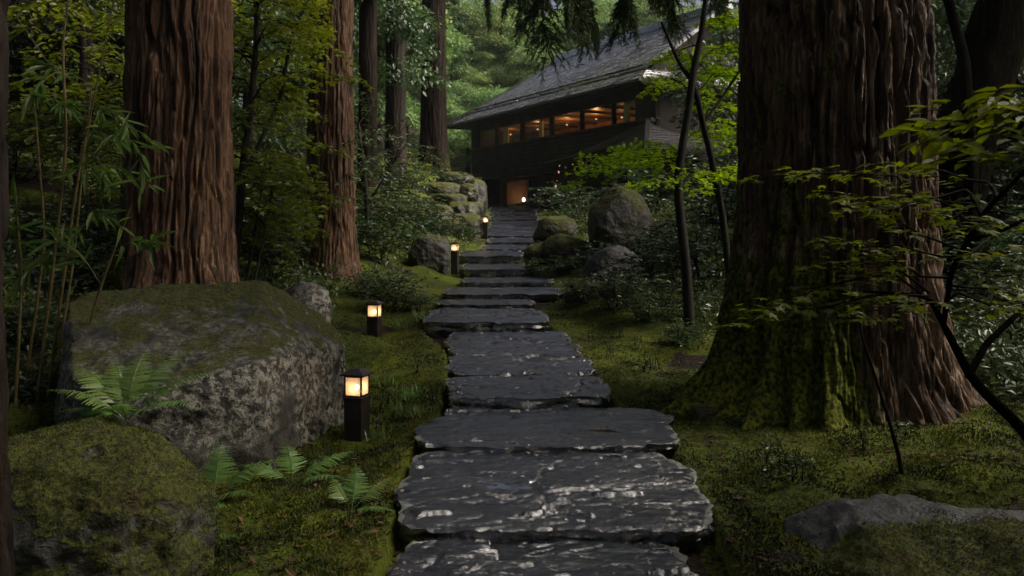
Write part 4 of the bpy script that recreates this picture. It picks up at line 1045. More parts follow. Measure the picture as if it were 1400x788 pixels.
# ------------------------------------------------------------------ plants: builders
def finish(t, wd, lf, wmat, lmat, off=(0, 0, 0), wn='stems', ln='leaves'):
    if wd.n: link(wn, wd.mesh(wn, True, off), wmat, t)
    if lf.n: link(ln, lf.mesh(ln, False, off), lmat, t)
    return t

def shrub_mesh(seed, H=.6, R=.45, n_st=9, ls=.05, shape=OVAL, dens=1.0, droop=.3):
    rg = np.random.default_rng(seed); wd, lf = MB(), MB()
    for k in range(n_st):
        a = rg.uniform(0, 6.283); e = rg.uniform(.2, 1.0)
        top = np.array([math.cos(a) * R * e, math.sin(a) * R * e, H * rg.uniform(.55, 1.0) * (1.1 - .35 * e)])
        m = curve([rg.normal(0, .03), rg.normal(0, .03), -.05], top, 6, .05, .12, rg); tube(wd, m, np.linspace(.007, .003, 6) * max(1, H), 4)
        for j in range(int(9 * dens)):
            t = rg.uniform(.3, 1.0); p0 = np.array([np.interp(t, np.linspace(0, 1, 6), m[:, i]) for i in range(3)])
            b = rg.uniform(0, 6.283); L = rg.uniform(.25, .6) * R; d = np.array([math.cos(b), math.sin(b), rg.uniform(-.1, .55)])
            nk = max(3, int(L / (ls * .55))); tt = np.linspace(.15, 1, nk); tp = p0 + d * (L * tt)[:, None]; tp[:, 2] -= droop * L * tt ** 2
            tube(wd, np.vstack([p0, tp[nk // 2], tp[-1]]), [.0028, .002, .001], 3)
            cl = rg.uniform(.2, .8); pv = unit(np.cross([0, 0, 1.], d))
            for s2 in (1, -1):
                aa = rg.uniform(.4, 1.2, nk); fd = d * np.cos(aa)[:, None] + pv * (s2 * np.sin(aa))[:, None] + rg.normal(size=(nk, 3)) * .2
                put_leaves(lf, shape, tp, fd, np.tile([0, 0, 1.], (nk, 1)) + rg.normal(size=(nk, 3)) * .4, ls * rg.uniform(.6, 1.2, nk), cl + rg.normal(0, .15, nk))
    return wd, lf

SH = {}
def shrub_kind(key, mat, name, cat, **kw):
    rs = []
    for v in range(3):
        wd, lf = shrub_mesh(kw.pop('seed', 500) + v * 7 + hash(len(key)) % 5, **kw)
        rs.append((wd.mesh('stems'), lf.mesh('leaves', False)))
    SH[key] = (rs, mat, name, cat)
shrub_kind('broad', 'lf_shrub', 'shrub', 'shrub', H=.65, R=.5, n_st=11, ls=.06)
shrub_kind('pale', 'lf_shrub', 'shrub', 'shrub', H=.5, R=.6, n_st=14, ls=.045, dens=1.2)
shrub_kind('dark', 'lf_dark', 'shrub', 'shrub', H=.8, R=.6, n_st=12, ls=.06)
shrub_kind('light', 'lf_under', 'shrub', 'shrub', H=.8, R=.5, n_st=9, ls=.07)
shrub_kind('seedling', 'lf_shrub', 'seedling', 'seedling', H=.26, R=.12, n_st=3, ls=.032, dens=.6)
def sow(key, px, py, Y, scale, label, group, k=0, gz=True):
    rs, mat, name, cat = SH[key]; st, lf = rs[k % 3]
    p = P(px, py, Y)
    if gz: p[2] = ground_z(p[0], p[1]) - .01
    t = thing(name, label, cat, p, group, k * 2.3); t.scale = (scale,) * 3
    link('stems', st, MAT['twig'], t); link('leaves', lf, MAT[mat], t)
    return t
GL, GR = 'shrubs on the left bank', 'shrubs right of the steps'
SHRUBS = [('broad', 535, 398, 11.6, .95, 'glossy shrub below the dark block-shaped boulder', GL), ('broad', 498, 392, 12.4, .8, 'glossy shrub at the right foot of the second cedar', GL),
          ('pale', 560, 412, 11.9, .7, 'low spreading shrub at the left end of the narrow steps', GL), ('dark', 520, 350, 16.5, 1.2, 'dark shrub between the second cedar and the block-shaped boulder', GL),
          ('broad', 560, 330, 19, 1.3, 'leafy shrub over the top of the block-shaped boulder', GL), ('pale', 520, 300, 20, 1.7, 'spreading shrub below the pair of slim trunks', GL),
          ('broad', 565, 298, 22.5, 1.3, 'glossy shrub at the left end of the stone bank', GL), ('light', 632, 245, 27.2, 1.35, 'bright yellow-green shrub on the stone bank before the house', GL),
          ('light', 560, 262, 25.5, 1.1, 'bright shrub between the slim trunks and the dark trunk', GL), ('pale', 440, 468, 7.6, .42, 'small pale shrub behind the right edge of the pale boulder', GL),
          ('broad', 455, 480, 7.2, .4, 'small glossy shrub left of the second lamp', GL), ('dark', 345, 330, 13, 1.2, 'dark shrub on the slope between the two reddish trunks', GL),
          ('dark', 120, 420, 8.2, .85, 'dark shrub behind the bamboo stems', GL), ('light', 95, 455, 6.6, .42, 'light green shrub at the foot of the bamboo', GL), ('broad', 40, 470, 7.0, .7, 'glossy shrub left of the bamboo stems', GL),
          ('pale', 845, 428, 11.2, 1.05, 'pale glossy shrub right of the wide step', GR), ('pale', 800, 420, 12.0, .75, 'pale shrub hanging over the end of the wide step', GR),
          ('broad', 905, 440, 10.6, 1.0, 'dense shrub left of the maple stem', GR), ('dark', 885, 400, 12.8, 1.2, 'dark shrub right of the low grey boulder', GR),
          ('dark', 960, 420, 12.5, 1.6, 'tall dark shrub between the maple stem and the giant cedar', GR), ('broad', 925, 350, 15, 1.6, 'large glossy shrub right of the tall mossy boulder', GR),
          ('dark', 985, 340, 16.5, 2.0, 'tall shadowed shrub behind the giant cedar', GR), ('dark', 745, 350, 17.8, .75, 'low dark shrub right of the upper steps', GR), ('light', 775, 345, 17.3, .7, 'light green shrub on the mossy mound', GR),
          ('broad', 775, 318, 22, 1.5, 'leafy shrub behind the mossy mound', GR), ('dark', 760, 292, 27, 1.6, 'dark shrub right of the doorway landing', GR), ('broad', 790, 290, 26, 1.9, 'shrub under the porch roof behind the tall boulder', GR),
          ('dark', 900, 290, 23, 2.2, 'tall dark shrub below the near corner of the porch', GR), ('dark', 1330, 470, 9.6, 1.2, 'dark shrub right of the giant cedar roots', GR), ('broad', 1390, 520, 8, 1.0, 'shrub at the right border of the picture', GR),
          ('dark', 1300, 400, 13, 1.6, 'shadowed shrub behind the leaning right trunk', GR), ('broad', 700, 262, 33.5, .6, 'small shrub at the wall left of the doorway', GL),
          ('pale', 585, 300, 21.5, 1.3, 'spreading shrub hanging over the foot of the stone bank', GL), ('broad', 548, 312, 21, 1.5, 'rounded shrub on the mossy slope left of the stone bank', GL), ('broad', 600, 250, 24.3, 1.2, 'shrub on the crest of the stone bank', GL), ('dark', 540, 275, 23, 1.7, 'dark shrub at the foot of the slim pair of trunks', GL),
          ('dark', 480, 345, 16, 1.5, 'dark shrub touching the right side of the second cedar', GL), ('broad', 365, 380, 10, .7, 'small shrub at the top edge of the pale boulder', GL), ('dark', 60, 380, 10, 1.3, 'dark bush filling the gap behind the bamboo', GL), ('broad', 130, 350, 11.5, 1.4, 'large bush at the left foot of the massive trunk', GL), ('dark', 20, 330, 13, 1.9, 'tall dark bush at the left border', GL),
          ('dark', 375, 345, 12, 1.3, 'dark bush in front of the shadowed slope rock', GL), ('pale', 330, 300, 16, 1.7, 'pale bush deep between the reddish trunks', GL), ('pale', 410, 300, 18, 1.7, 'pale bush deep behind the second cedar', GL),
          ('dark', 1010, 300, 20, 2.2, 'tall dark bush partly behind the giant cedar', GR), ('dark', 1350, 440, 10.5, 1.7, 'dark bush below the near maple branches', GR), ('dark', 1400, 420, 12, 1.9, 'dark bush at the right border behind the near maple', GR), ('broad', 1310, 430, 11, 1.5, 'glossy bush at the foot of the leaning trunk', GR), ('dark', 850, 300, 22, 2.0, 'dark bush behind the tall mossy boulder', GR),
          ('broad', 643, 312, 22.6, .75, 'small shrub right below the end stone of the stone bank', GL), ('pale', 652, 268, 25.0, .8, 'shrub spilling over the top of the end stone of the bank', GL), ('broad', 625, 302, 22.4, .8, 'small shrub hanging over the largest foot stone of the bank', GL), ('pale', 598, 322, 21.4, .9, 'shrub between the block-shaped boulder and the stone bank', GL), ('broad', 615, 268, 24.0, .8, 'shrub rooted between the stones in the middle of the bank', GL), ('dark', 575, 310, 20.6, 1.2, 'dark shrub behind the block-shaped boulder', GL), ('light', 590, 345, 18.6, .6, 'light shrub over the left shoulder of the block-shaped boulder', GL),
          ('broad', 732, 350, 17.0, .8, 'glossy shrub in front of the mossy hump by the steps', GR), ('pale', 768, 352, 16.6, .75, 'pale shrub in front of the rounded mossy mound', GR), ('broad', 790, 388, 13.4, .6, 'small glossy shrub left of the low grey boulder', GR), ('pale', 868, 392, 13.2, .7, 'pale shrub at the right foot of the low grey boulder', GR), ('broad', 895, 345, 16.4, 1.0, 'glossy shrub at the right foot of the tall mossy boulder', GR), ('dark', 812, 350, 16.0, .9, 'dark shrub between the two boulders right of the steps', GR),
          ('pale', 880, 455, 10.2, .7, 'pale low shrub in front of the dense right shrubs', GR), ('pale', 930, 470, 9.0, .55, 'pale low shrub at the foot of the maple stem', GR)]
for k, s in enumerate(SHRUBS): sow(s[0], s[1], s[2], s[3], s[4], s[5], s[6], k)
SEED = [(835, 492, 8.6), (870, 485, 8.9), (812, 470, 9.4), (850, 465, 9.7), (890, 500, 8.2), (905, 480, 9), (1090, 660, 4.7), (1060, 645, 4.9), (1180, 610, 5.3), (1230, 615, 5.3), (540, 540, 7.0), (570, 520, 7.6), (525, 560, 6.6), (555, 575, 6.3), (590, 560, 6.5), (515, 590, 6.1), (430, 395, 9), (880, 520, 7.6)]
for k, (px, py, Y) in enumerate(SEED):
    sow('seedling', px, py, Y, .55 + .35 * ((k * 7) % 5) / 4, 'tiny leafy seedling growing out of the moss', 'seedlings in the moss', k)
def ground_cover():
    rg = np.random.default_rng(404); n = 15000
    Y = 6.0 * (32 / 6.0) ** rg.random(n); X = (rg.random(n) * 2500 - 450 - 700) / FPX * Y
    xl = np.interp(Y, PX_Y, PX_L); xr = np.interp(Y, PX_Y, PX_R)
    nz = fbm(np.stack([X * .55, Y * .4, X * 0], 1), 3, 405)
    dl, dr = xl - X, X - xr
    pr = np.where(dl > 0, sst(.5 - .3 * sst(14, 20, Y), 1.4 - .7 * sst(14, 20, Y), dl + .5 * nz) * sst(9, 12, Y), 0) + np.where(dr > 0, sst(.7, 1.8, dr + .5 * nz) * sst(8.5, 11.5, Y), 0) + np.where(X < -3.4, .6, 0) + np.where(X > 3.8, 1.0, 0)
    k = rg.random(n) < pr * sst(-.35, .25, nz); X, Y = X[k], Y[k]; m = len(X); z = ground_z(X, Y)
    lf = MB(); per = 22
    c = np.repeat(np.stack([X, Y, z], 1), per, 0); R = np.repeat(rg.uniform(.10, .26, m) * (1 + Y / 40), per); H = np.repeat(rg.uniform(.10, .34, m) * (1 + Y / 40), per)
    q = rg.normal(size=(m * per, 3)); q = unit(q) * (rg.random(m * per) ** .4)[:, None]; q[:, 2] = np.abs(q[:, 2])
    p = c + q * np.stack([R, R, H], 1)
    fw = q * [1, 1, .25] + rg.normal(size=q.shape) * .4; nr = np.tile([0, 0, 1.], (len(p), 1)) + q * .3 + rg.normal(size=q.shape) * .35
    put_leaves(lf, OVAL, p, fw, nr, rg.uniform(.035, .075, len(p)) * np.repeat(1 + Y / 40, per), np.repeat(rg.uniform(.15, .75, m), per) + rg.normal(0, .15, len(p)))
    o = link('ground_cover', lf.mesh('ground_cover', False), MAT['lf_shrub']); tag(o, 'low leafy ground cover on the banks', 'ground cover', None, 'stuff')
ground_cover()
# grass blades in tufts near the lamps
def grass_tuft(label, p, n, ln, seed):
    rg = np.random.default_rng(seed); lf = MB()
    a = rg.uniform(0, 6.283, n); e = rg.uniform(.15, .9, n); L = rg.uniform(.5, 1, n) * ln
    b = np.stack([rg.normal(0, .05, n), rg.normal(0, .05, n), np.zeros(n)], 1)
    for k in range(n):
        t = np.linspace(0, 1, 5); d = np.array([math.cos(a[k]), math.sin(a[k])]) * e[k]
        c = np.stack([b[k, 0] + d[0] * L[k] * t, b[k, 1] + d[1] * L[k] * t, L[k] * (t - .75 * e[k] * t * t)], 1)
        s_ = np.array([-math.sin(a[k]), math.cos(a[k]), 0]) * (.0035 * (1 - t ** 2) + .0004)[:, None]
        lf.add(np.vstack([c - s_, c + s_]), [[i, i + 1, 6 + i, 5 + i] for i in range(4)], tint=np.full(10, rg.uniform(.2, .9)))
    p = np.array(p); p[2] = ground_z(p[0], p[1])
    o = link('grass_tuft', lf.mesh('grass_tuft', True), MAT['lf_fern'], None, p); tag(o, label, 'grass', 'grass tufts near the lamps')
for k, (px, py, Y, n, ln) in enumerate(((545, 565, 6.5, 60, .20), (560, 545, 6.9, 60, .2), (530, 520, 7.4, 45, .18), (575, 580, 6.3, 40, .16), (520, 600, 6.0, 30, .14), (460, 520, 7.6, 50, .2), (550, 425, 10.5, 60, .25), (575, 420, 11, 60, .25))):
    grass_tuft('loose tuft of thin grass blades in the moss left of the path', P(px, py, Y), n, ln, 800 + k)

# ferns
def frond(seed, L, az, el, np_=20, wmax=.33, curl=.8):
    rg = np.random.default_rng(seed); mb = MB(); n = 22; t = np.linspace(0, 1, n)
    ang = el - curl * t ** 1.4; st = L / n
    r_ = np.cumsum(np.cos(ang)) * st; z_ = np.cumsum(np.sin(ang)) * st; bend = .15 * rg.normal() * t ** 2 * L
    c = np.stack([r_, bend, z_], 1); tube(mb, c, np.linspace(.0026, .0008, n), 4, tint=.0)
    pos, fw, nr, sz = [], [], [], []
    tg = unit(np.gradient(c, axis=0))
    for k in range(np_):
        u = .22 + .78 * k / (np_ - 1); p = np.array([np.interp(u, t, c[:, j]) for j in range(3)]); T = np.array([np.interp(u, t, tg[:, j]) for j in range(3)])
        prof = (min(1, (u - .1) / .25)) * (1 - .80 * max(0, (u - .35) / .65) ** 1.1); l = L * wmax * prof
        up = unit(np.cross(T, [0, 1., 0])); up = up if up[2] > 0 else -up
        for s in (1, -1):
            d = np.array([0, s * 1.0, 0]) + T * .42 - np.array([0, 0, .16]) + rg.normal(size=3) * .06
            pos.append(p); fw.append(d); nr.append(up + rg.normal(size=3) * .12); sz.append(max(l, .01) * rg.uniform(.9, 1.1))
    x = np.array([0, .08, .22, .22, .38, .40, .55, .57, .72, .74, .88, 1.0]); y = np.array([.03, .075, .085, .06, .075, .052, .062, .042, .05, .03, .028, 0])
    top = np.stack([x, y, -.10 * x ** 2], 1); bot = top * [1, -1, 1]
    V = np.vstack([top, bot[:-1]]); m_ = len(x)
    F = [[i, i + 1, m_ + i + 1, m_ + i] for i in range(m_ - 2)]
    F3 = [[m_ - 2, m_ - 1, m_ + m_ - 2]]
    pos, fw, nr, sz = map(np.array, (pos, fw, nr, sz)); ti = rg.uniform(.35, .75) + rg.normal(0, .1, len(pos))
    put_leaves(mb, (V, np.array(F)), pos, fw, nr, sz, ti); put_leaves(mb, (V, np.array(F3)), pos, fw, nr, sz, ti)
    T2 = unit(tg[-1:]); put_leaves(mb, LANCE, c[-1:], T2, [[0, 0, 1.]], [.04], [.6])
    ca, sa = math.cos(az), math.sin(az)
    mb.V = [v @ np.array([[ca, sa, 0], [-sa, ca, 0], [0, 0, 1]]) for v in mb.V]
    return mb
def fern(label, p, fr, seed, on=None):
    p = np.array(p); p[2] = (rock_top(on, p[0], p[1]) if on is not None else ground_z(p[0], p[1])) - .01
    t = thing('fern', label, 'fern', p, 'ferns around the mossy boulder')
    for k, (L, az, el, *rest) in enumerate(fr):
        link('frond', frond(seed + k, L * (1.0 if on is not None else 1.4), rad(az), rad(el), *rest).mesh('frond', False), MAT['lf_fern'], t)
fern('largest fern, growing on the back of the mossy dome before the pale boulder', P(172, 640, 4.22), [(.42, 155, 55), (.36, 120, 68), (.42, 60, 66), (.46, 15, 48), (.40, -20, 36), (.36, 200, 50), (.30, -75, 45), (.38, 90, 75), (.30, 175, 30)], 700, 1)
fern('fern at the lower right edge of the mossy dome', P(290, 690, 4.75), [(.30, 25, 50), (.26, 80, 66), (.27, 150, 48), (.24, -30, 35), (.2, 200, 45), (.24, -60, 20)], 720)
fern('small fern below the lichened face of the big boulder', P(400, 700, 5.0), [(.28, 30, 42), (.22, 110, 60), (.24, 160, 40), (.22, -20, 35)], 740)
fern('small low fern at the bottom of the mossy dome', P(245, 760, 4.15), [(.18, 60, 55), (.2, 10, 40), (.18, -50, 20), (.14, 140, 50)], 760)
fern('bluish fern sprig at the left end of the largest step', P(480, 745, 4.45), [(.2, 30, 45), (.2, 80, 60), (.18, 140, 50), (.16, -30, 30)], 780)

# bamboo at the left border
def bamboo():
    rg = np.random.default_rng(31); b = P(60, 560, 6.3); b[2] = ground_z(b[0], b[1])
    t = thing('bamboo_plant', 'clump of thin tan bamboo stems with drooping leaves at the left border', 'bamboo', b)
    stems = [((30, 560, 6.4), (62, 330, 6.4), (48, 150, 6.3)), ((48, 560, 6.2), (92, 200, 6.1), (85, 60, 6.1), (105, -80, 6.1)), ((62, 565, 6.3), (105, 250, 6.3), (160, -20, 6.2)), ((85, 560, 6.0), (138, 390, 5.9), (180, 280, 5.8)), ((20, 560, 6.0), (30, 380, 6.0), (20, 250, 5.9)), ((70, 560, 6.6), (100, 360, 6.6), (125, 120, 6.6))]
    for q in stems:
        pts = np.array([P(*s) for s in q]); pts[0, 2] = b[2] - .1
        tt = np.linspace(0, 1, 26); ks = np.linspace(0, 1, len(pts)); c = np.stack([np.interp(tt, ks, pts[:, j]) for j in range(3)], 1)
        for _ in range(3): c[1:-1] = (c[:-2] + 2 * c[1:-1] + c[2:]) / 4
        r = np.linspace(.012, .005, 26); r[::4] *= 1.3
        mb = MB(); tube(mb, c, r, 7); link('culm', mb.mesh('culm', True, b), MAT['culm'], t)
    wd, lf = MB(), MB()
    tw = [((50, 150, 6.3), (95, 155, 5.9)), ((92, 200, 6.1), (165, 190, 5.6)), ((95, 200, 6.1), (212, 205, 5.4)), ((100, 160, 6.1), (200, 240, 5.4)), ((60, 240, 6.4), (150, 255, 5.7)), ((105, 250, 6.3), (210, 255, 5.4)), ((85, 100, 6.1), (40, 130, 5.8)), ((120, 150, 6.2), (175, 170, 5.8)), ((138, 390, 5.9), (75, 330, 5.8)), ((30, 380, 6), (20, 270, 5.7)), ((125, 120, 6.6), (60, 90, 6.3)), ((62, 330, 6.4), (110, 320, 6.0)), ((150, 350, 5.9), (210, 330, 5.6)), ((100, 330, 6.3), (30, 380, 6.0)), ((95, 300, 6.2), (165, 310, 5.8))]
    for a, e in tw:
        m = curve(P(*a), P(*e), 9, .10, .05, rg); tube(wd, m, np.linspace(.004, .0015, 9), 4)
        n = 15; u = rg.uniform(.25, 1, n); p = np.stack([np.interp(u, np.linspace(0, 1, 9), m[:, j]) for j in range(3)], 1)
        d = unit(m[-1] - m[0]) + rg.normal(size=(n, 3)) * .55 + [0, 0, -.35]
        put_leaves(lf, LANCE, p, d, np.tile([0, -.3, 1.], (n, 1)) + rg.normal(size=(n, 3)) * .45, rg.uniform(.12, .24, n), rg.uniform(.2, .9, n))
    link('twigs', wd.mesh('twigs', True, b), MAT['culm'], t); link('leaves', lf.mesh('leaves', False, b), MAT['lf_bamboo'], t)
bamboo()

# ------------------------------------------------------------------ maples with laid-out boughs
def maple(label, stems, boughs, rg_seed, mat, shape, ls, group=None, name='maple_tree', smat='bark_grey', dens=1.0, tilt=.38, sag=.06, droop=.12):
    rg = np.random.default_rng(rg_seed)
    b = P(*stems[0][0][:3])
    t = thing(name, label, 'tree', b, group)
    wd = MB(); SC = []
    for st in stems:
        pts = np.array([P(*s[:3]) for s in st]); r = np.array([s[3] for s in st]); n = 30; ks = np.linspace(0, 1, len(pts)); tt = np.linspace(0, 1, n)
        c = np.stack([np.interp(tt, ks, pts[:, j]) for j in range(3)], 1)
        for _ in range(2): c[1:-1] = (c[:-2] + 2 * c[1:-1] + c[2:]) / 4
        c += .012 * np.stack([noise(c * 3 + 5, 1), noise(c * 3 + 9, 2), noise(c * 3, 3)], 1)
        tube(wd, c, np.interp(tt, ks, r), 9, moss=np.full(n * 9, .3)); SC.append(c)
    link('trunk', wd.mesh('trunk', True, b), MAT[smat], t)
    bw, lf = MB(), MB()
    for bo in boughs:
        a, e, width = bo[0], bo[1], bo[2]
        A0 = P(*a); cc = np.concatenate(SC); d_ = np.linalg.norm((cc - A0) * [1, 1, .8], axis=1) + np.where(cc[:, 2] > A0[2], .6, 0); q0 = cc[d_.argmin()]
        if np.linalg.norm(q0 - A0) > .03: tube(bw, curve(q0, A0, 7, .08, .06, rg), np.linspace(.011, .007, 7), 5)
        spray(bw, lf, P(*a), P(*e), width, rg, OVALB if len(bo) > 5 else shape, ls * (bo[3] if len(bo) > 3 else 1), dens, sag, .007, droop, tilt, bo[4] if len(bo) > 4 else .5)
    link('branches', bw.mesh('branches', True, b), MAT['twig'], t); link('leaves', lf.mesh('leaves', False, b), MAT[mat], t)
    return t

ground_fuzz()
rgm = np.random.default_rng(12)
maple('slender two-stemmed maple with yellow-green leaves, left of the giant cedar',
      [[(945, 478, 9.3, .06), (938, 360, 9.3, .055), (925, 250, 9.3, .048), (938, 170, 9.3, .042), (947, 105, 9.3, .04), (960, 40, 9.3, .032), (970, -40, 9.3, .02)],
       [(1004, 430, 9.9, .045), (992, 330, 9.8, .042), (982, 260, 9.7, .04), (962, 170, 9.5, .035), (947, 110, 9.35, .03), (930, 90, 9.3, .022), (905, 30, 9.2, .014)],
       [(962, 170, 9.5, .02), (990, 130, 9.6, .016), (1015, 90, 9.6, .01)]],
      [((930, 215, 9.3), (785, 252, 9.9), .5), ((930, 225, 9.3), (810, 235, 10.8), .5), ((928, 240, 9.3), (840, 222, 11.2), .5), ((930, 205, 9.3), (850, 205, 10.2), .4), ((935, 240, 9.3), (870, 255, 9.0), .35), ((950, 250, 9.3), (1000, 225, 10.2), .4), ((940, 190, 9.3), (1000, 205, 10.6), .4), ((955, 250, 9.3), (1003, 250, 9.6), .35),
       ((938, 230, 9.3), (960, 260, 8.8), .3),
       ((945, 105, 9.3), (885, 128, 9.2), .34), ((942, 130, 9.3), (890, 112, 10.2), .35), ((955, 90, 9.4), (1000, 70, 10.2), .45), ((960, 120, 9.5), (1010, 110, 10.4), .45), ((950, 140, 9.4), (1000, 150, 10.0), .4), ((960, 60, 9.3), (905, 85, 10.4), .35), ((965, 160, 9.5), (1010, 175, 10.2), .4), ((950, 95, 9.3), (980, 130, 10.8), .4), ((962, 40, 9.3), (1005, 35, 10), .4)],
      41, 'lf_yellow', PALM, .085, dens=2.7)
# foreground maple at the right border, reaching over the giant cedar
maple('near maple reaching in from the right border in front of the giant cedar',
      [[(1470, 680, 4.6, .034), (1400, 590, 4.6, .03), (1330, 520, 4.55, .025), (1300, 460, 4.5, .019), (1270, 405, 4.4, .012), (1180, 398, 4.2, .006)],
       [(1325, 515, 4.5, .02), (1350, 470, 4.7, .018), (1420, 400, 5.0, .012)],
       [(1292, 440, 4.45, .014), (1300, 370, 4.3, .013), (1345, 290, 4.1, .012), (1400, 235, 4.0, .010), (1460, 180, 3.9, .008)],
       [(1320, 330, 4.2, .010), (1370, 315, 4.1, .009), (1440, 280, 4.0, .008)],
       [(1460, 60, 3.6, .014), (1420, 140, 3.6, .012), (1380, 190, 3.6, .009)]],
      [((1440, 190, 3.7), (1225, 172, 3.6), .26, 1.15, .5, 1), ((1430, 150, 3.7), (1290, 150, 4.0), .3, 1.1, .5, 1), ((1440, 170, 3.8), (1310, 200, 3.4), .28, 1.1, .5, 1), ((1450, 210, 3.8), (1330, 215, 3.6), .28, 1.1, .5, 1), ((1450, 130, 3.6), (1350, 135, 3.3), .22, 1.1, .5, 1), ((1460, 160, 3.6), (1370, 165, 3.3), .22, 1.1, .5, 1),
       ((1320, 260, 4.2), (1050, 243, 4.0), .22), ((1340, 280, 4.2), (1130, 262, 4.3), .30), ((1345, 285, 4.2), (1190, 285, 4.0), .26), ((1350, 250, 4.2), (1200, 232, 4.6), .25),
       ((1310, 340, 4.3), (1140, 295, 4.3), .25), ((1300, 380, 4.3), (1120, 330, 4.2), .26, .9), ((1310, 350, 4.3), (1170, 330, 4.6), .25, .9),
       ((1270, 405, 4.4), (1030, 430, 4.0), .22), ((1260, 402, 4.35), (1000, 445, 3.9), .16), ((1275, 410, 4.4), (1120, 412, 4.2), .25), ((1270, 400, 4.4), (1090, 372, 4.2), .2, .9), ((1285, 420, 4.4), (1160, 440, 3.9), .2, .9),
       ((1300, 370, 4.3), (1400, 385, 3.9), .3), ((1300, 390, 4.4), (1420, 410, 4.4), .32), ((1310, 400, 4.4), (1440, 440, 4.8), .3), ((1345, 290, 4.1), (1440, 330, 4.0), .3), ((1350, 330, 4.4), (1430, 300, 4.8), .3), ((1320, 350, 4.3), (1380, 350, 3.9), .25), ((1370, 315, 4.1), (1300, 300, 3.7), .22)],
      43, 'lf_maple', PALM, .10, dens=1.45, tilt=.2, smat='bark_black')
# thin bare stem by the giant cedar
def stick():
    b = P(1238, 672, 4.75); mb = MB()
    c = np.array([P(*q) for q in ((1238, 676, 4.75), (1228, 620, 4.75), (1214, 570, 4.75), (1195, 510, 4.75), (1178, 460, 4.75), (1172, 410, 4.7))])
    tube(mb, c, np.linspace(.014, .005, 6), 7); o = link('bare_sapling', mb.mesh('bare_sapling', True, b), MAT['twig'], None, b); tag(o, 'thin bare dark stem leaning in front of the giant cedar', 'sapling')
stick()
# left understorey maples
LB = []
for k in range(60):
    y = rgm.uniform(-40, 330); x0 = rgm.uniform(285, 400); L = rgm.uniform(60, 150) * (1 if y < 220 else .8); sgn = 1 if rgm.random() < .8 else -1
    LB.append(((min(x0, 370), y - rgm.uniform(0, 25), rgm.uniform(10.2, 12.6)), (min(x0 + sgn * L, 412 + 30 * rgm.random()), y + rgm.uniform(0, 30), rgm.uniform(9.8, 12.8)), rgm.uniform(.45, .75), 1.0, .75 if y < 140 else .45))
for y, x1 in ((60, 470), (95, 500), (190, 470), (262, 440)): LB.append(((370, y, 11.5), (x1, y + 22, 11.5), .35, 1.0, .6))
maple('yellow-green maple filling the gap between the two reddish trunks',
      [[(318, 400, 10.6, .06), (330, 250, 10.8, .05), (345, 130, 11, .04), (352, 30, 11.2, .035), (340, -90, 11.4, .03)], [(330, 250, 10.8, .03), (385, 130, 11.2, .025), (398, 50, 11.4, .02), (440, -40, 11.5, .012)], [(335, 390, 10.8, .02), (352, 300, 10.8, .018), (365, 200, 11, .012)], [(345, 395, 10.4, .015), (362, 320, 10.6, .012), (372, 260, 10.8, .01)]],
      LB, 47, 'lf_under', PALM, .115, dens=1.9)
LB = []
for k in range(90):
    y = rgm.uniform(-60, 310); x0 = rgm.uniform(-40, 230); sgn = 1 if rgm.random() < .5 else -1; Y = rgm.uniform(11, 15.5)
    LB.append(((x0, y - rgm.uniform(0, 25), Y), (x0 + sgn * rgm.uniform(60, 130), y + rgm.uniform(0, 30), Y + rgm.uniform(-1, 1)), rgm.uniform(.5, .85), 1.0, .6 if y < 150 else .3))
maple('dense small-leaved tree behind the bamboo at the left border',
      [[(110, 330, 13.5, .09), (108, 200, 13.5, .08), (115, 80, 13.5, .06), (105, -90, 13.5, .05)], [(108, 200, 13.5, .05), (150, 110, 13.2, .04), (200, 20, 13, .02)], [(112, 150, 13.5, .04), (60, 80, 13.8, .03), (20, 20, 14, .02)]],
      LB, 53, 'lf_under', OVAL, .135, dens=1.5, name='broadleaf_tree')
LB = []
for k in range(44):
    y = rgm.uniform(150, 330); x0 = rgm.uniform(440, 570); Y = rgm.uniform(15.8, 19.8); sgn = 1 if rgm.random() < .5 else -1
    LB.append(((x0, y - 15, Y), (x0 + sgn * rgm.uniform(40, 80), y + rgm.uniform(0, 18), Y + rgm.uniform(-.6, .6)), rgm.uniform(.4, .7)))
for (a, e) in (((498, 232, 17), (530, 262, 15.5)), ((450, 200, 15), (490, 195, 13.4)), ((455, 205, 15), (470, 270, 13.2))): LB.append((a, e, .45))
maple('dark glossy evergreen bush tree behind the second cedar',
      [[(505, 345, 17.3, .06), (500, 260, 17.3, .05), (490, 170, 17.2, .03)], [(502, 280, 17.3, .03), (540, 220, 17.4, .02)], [(498, 230, 17.3, .025), (450, 200, 15, .02), (435, 170, 12.9, .014)]],
      LB, 59, 'lf_shrub', OVAL, .10, name='evergreen_tree')
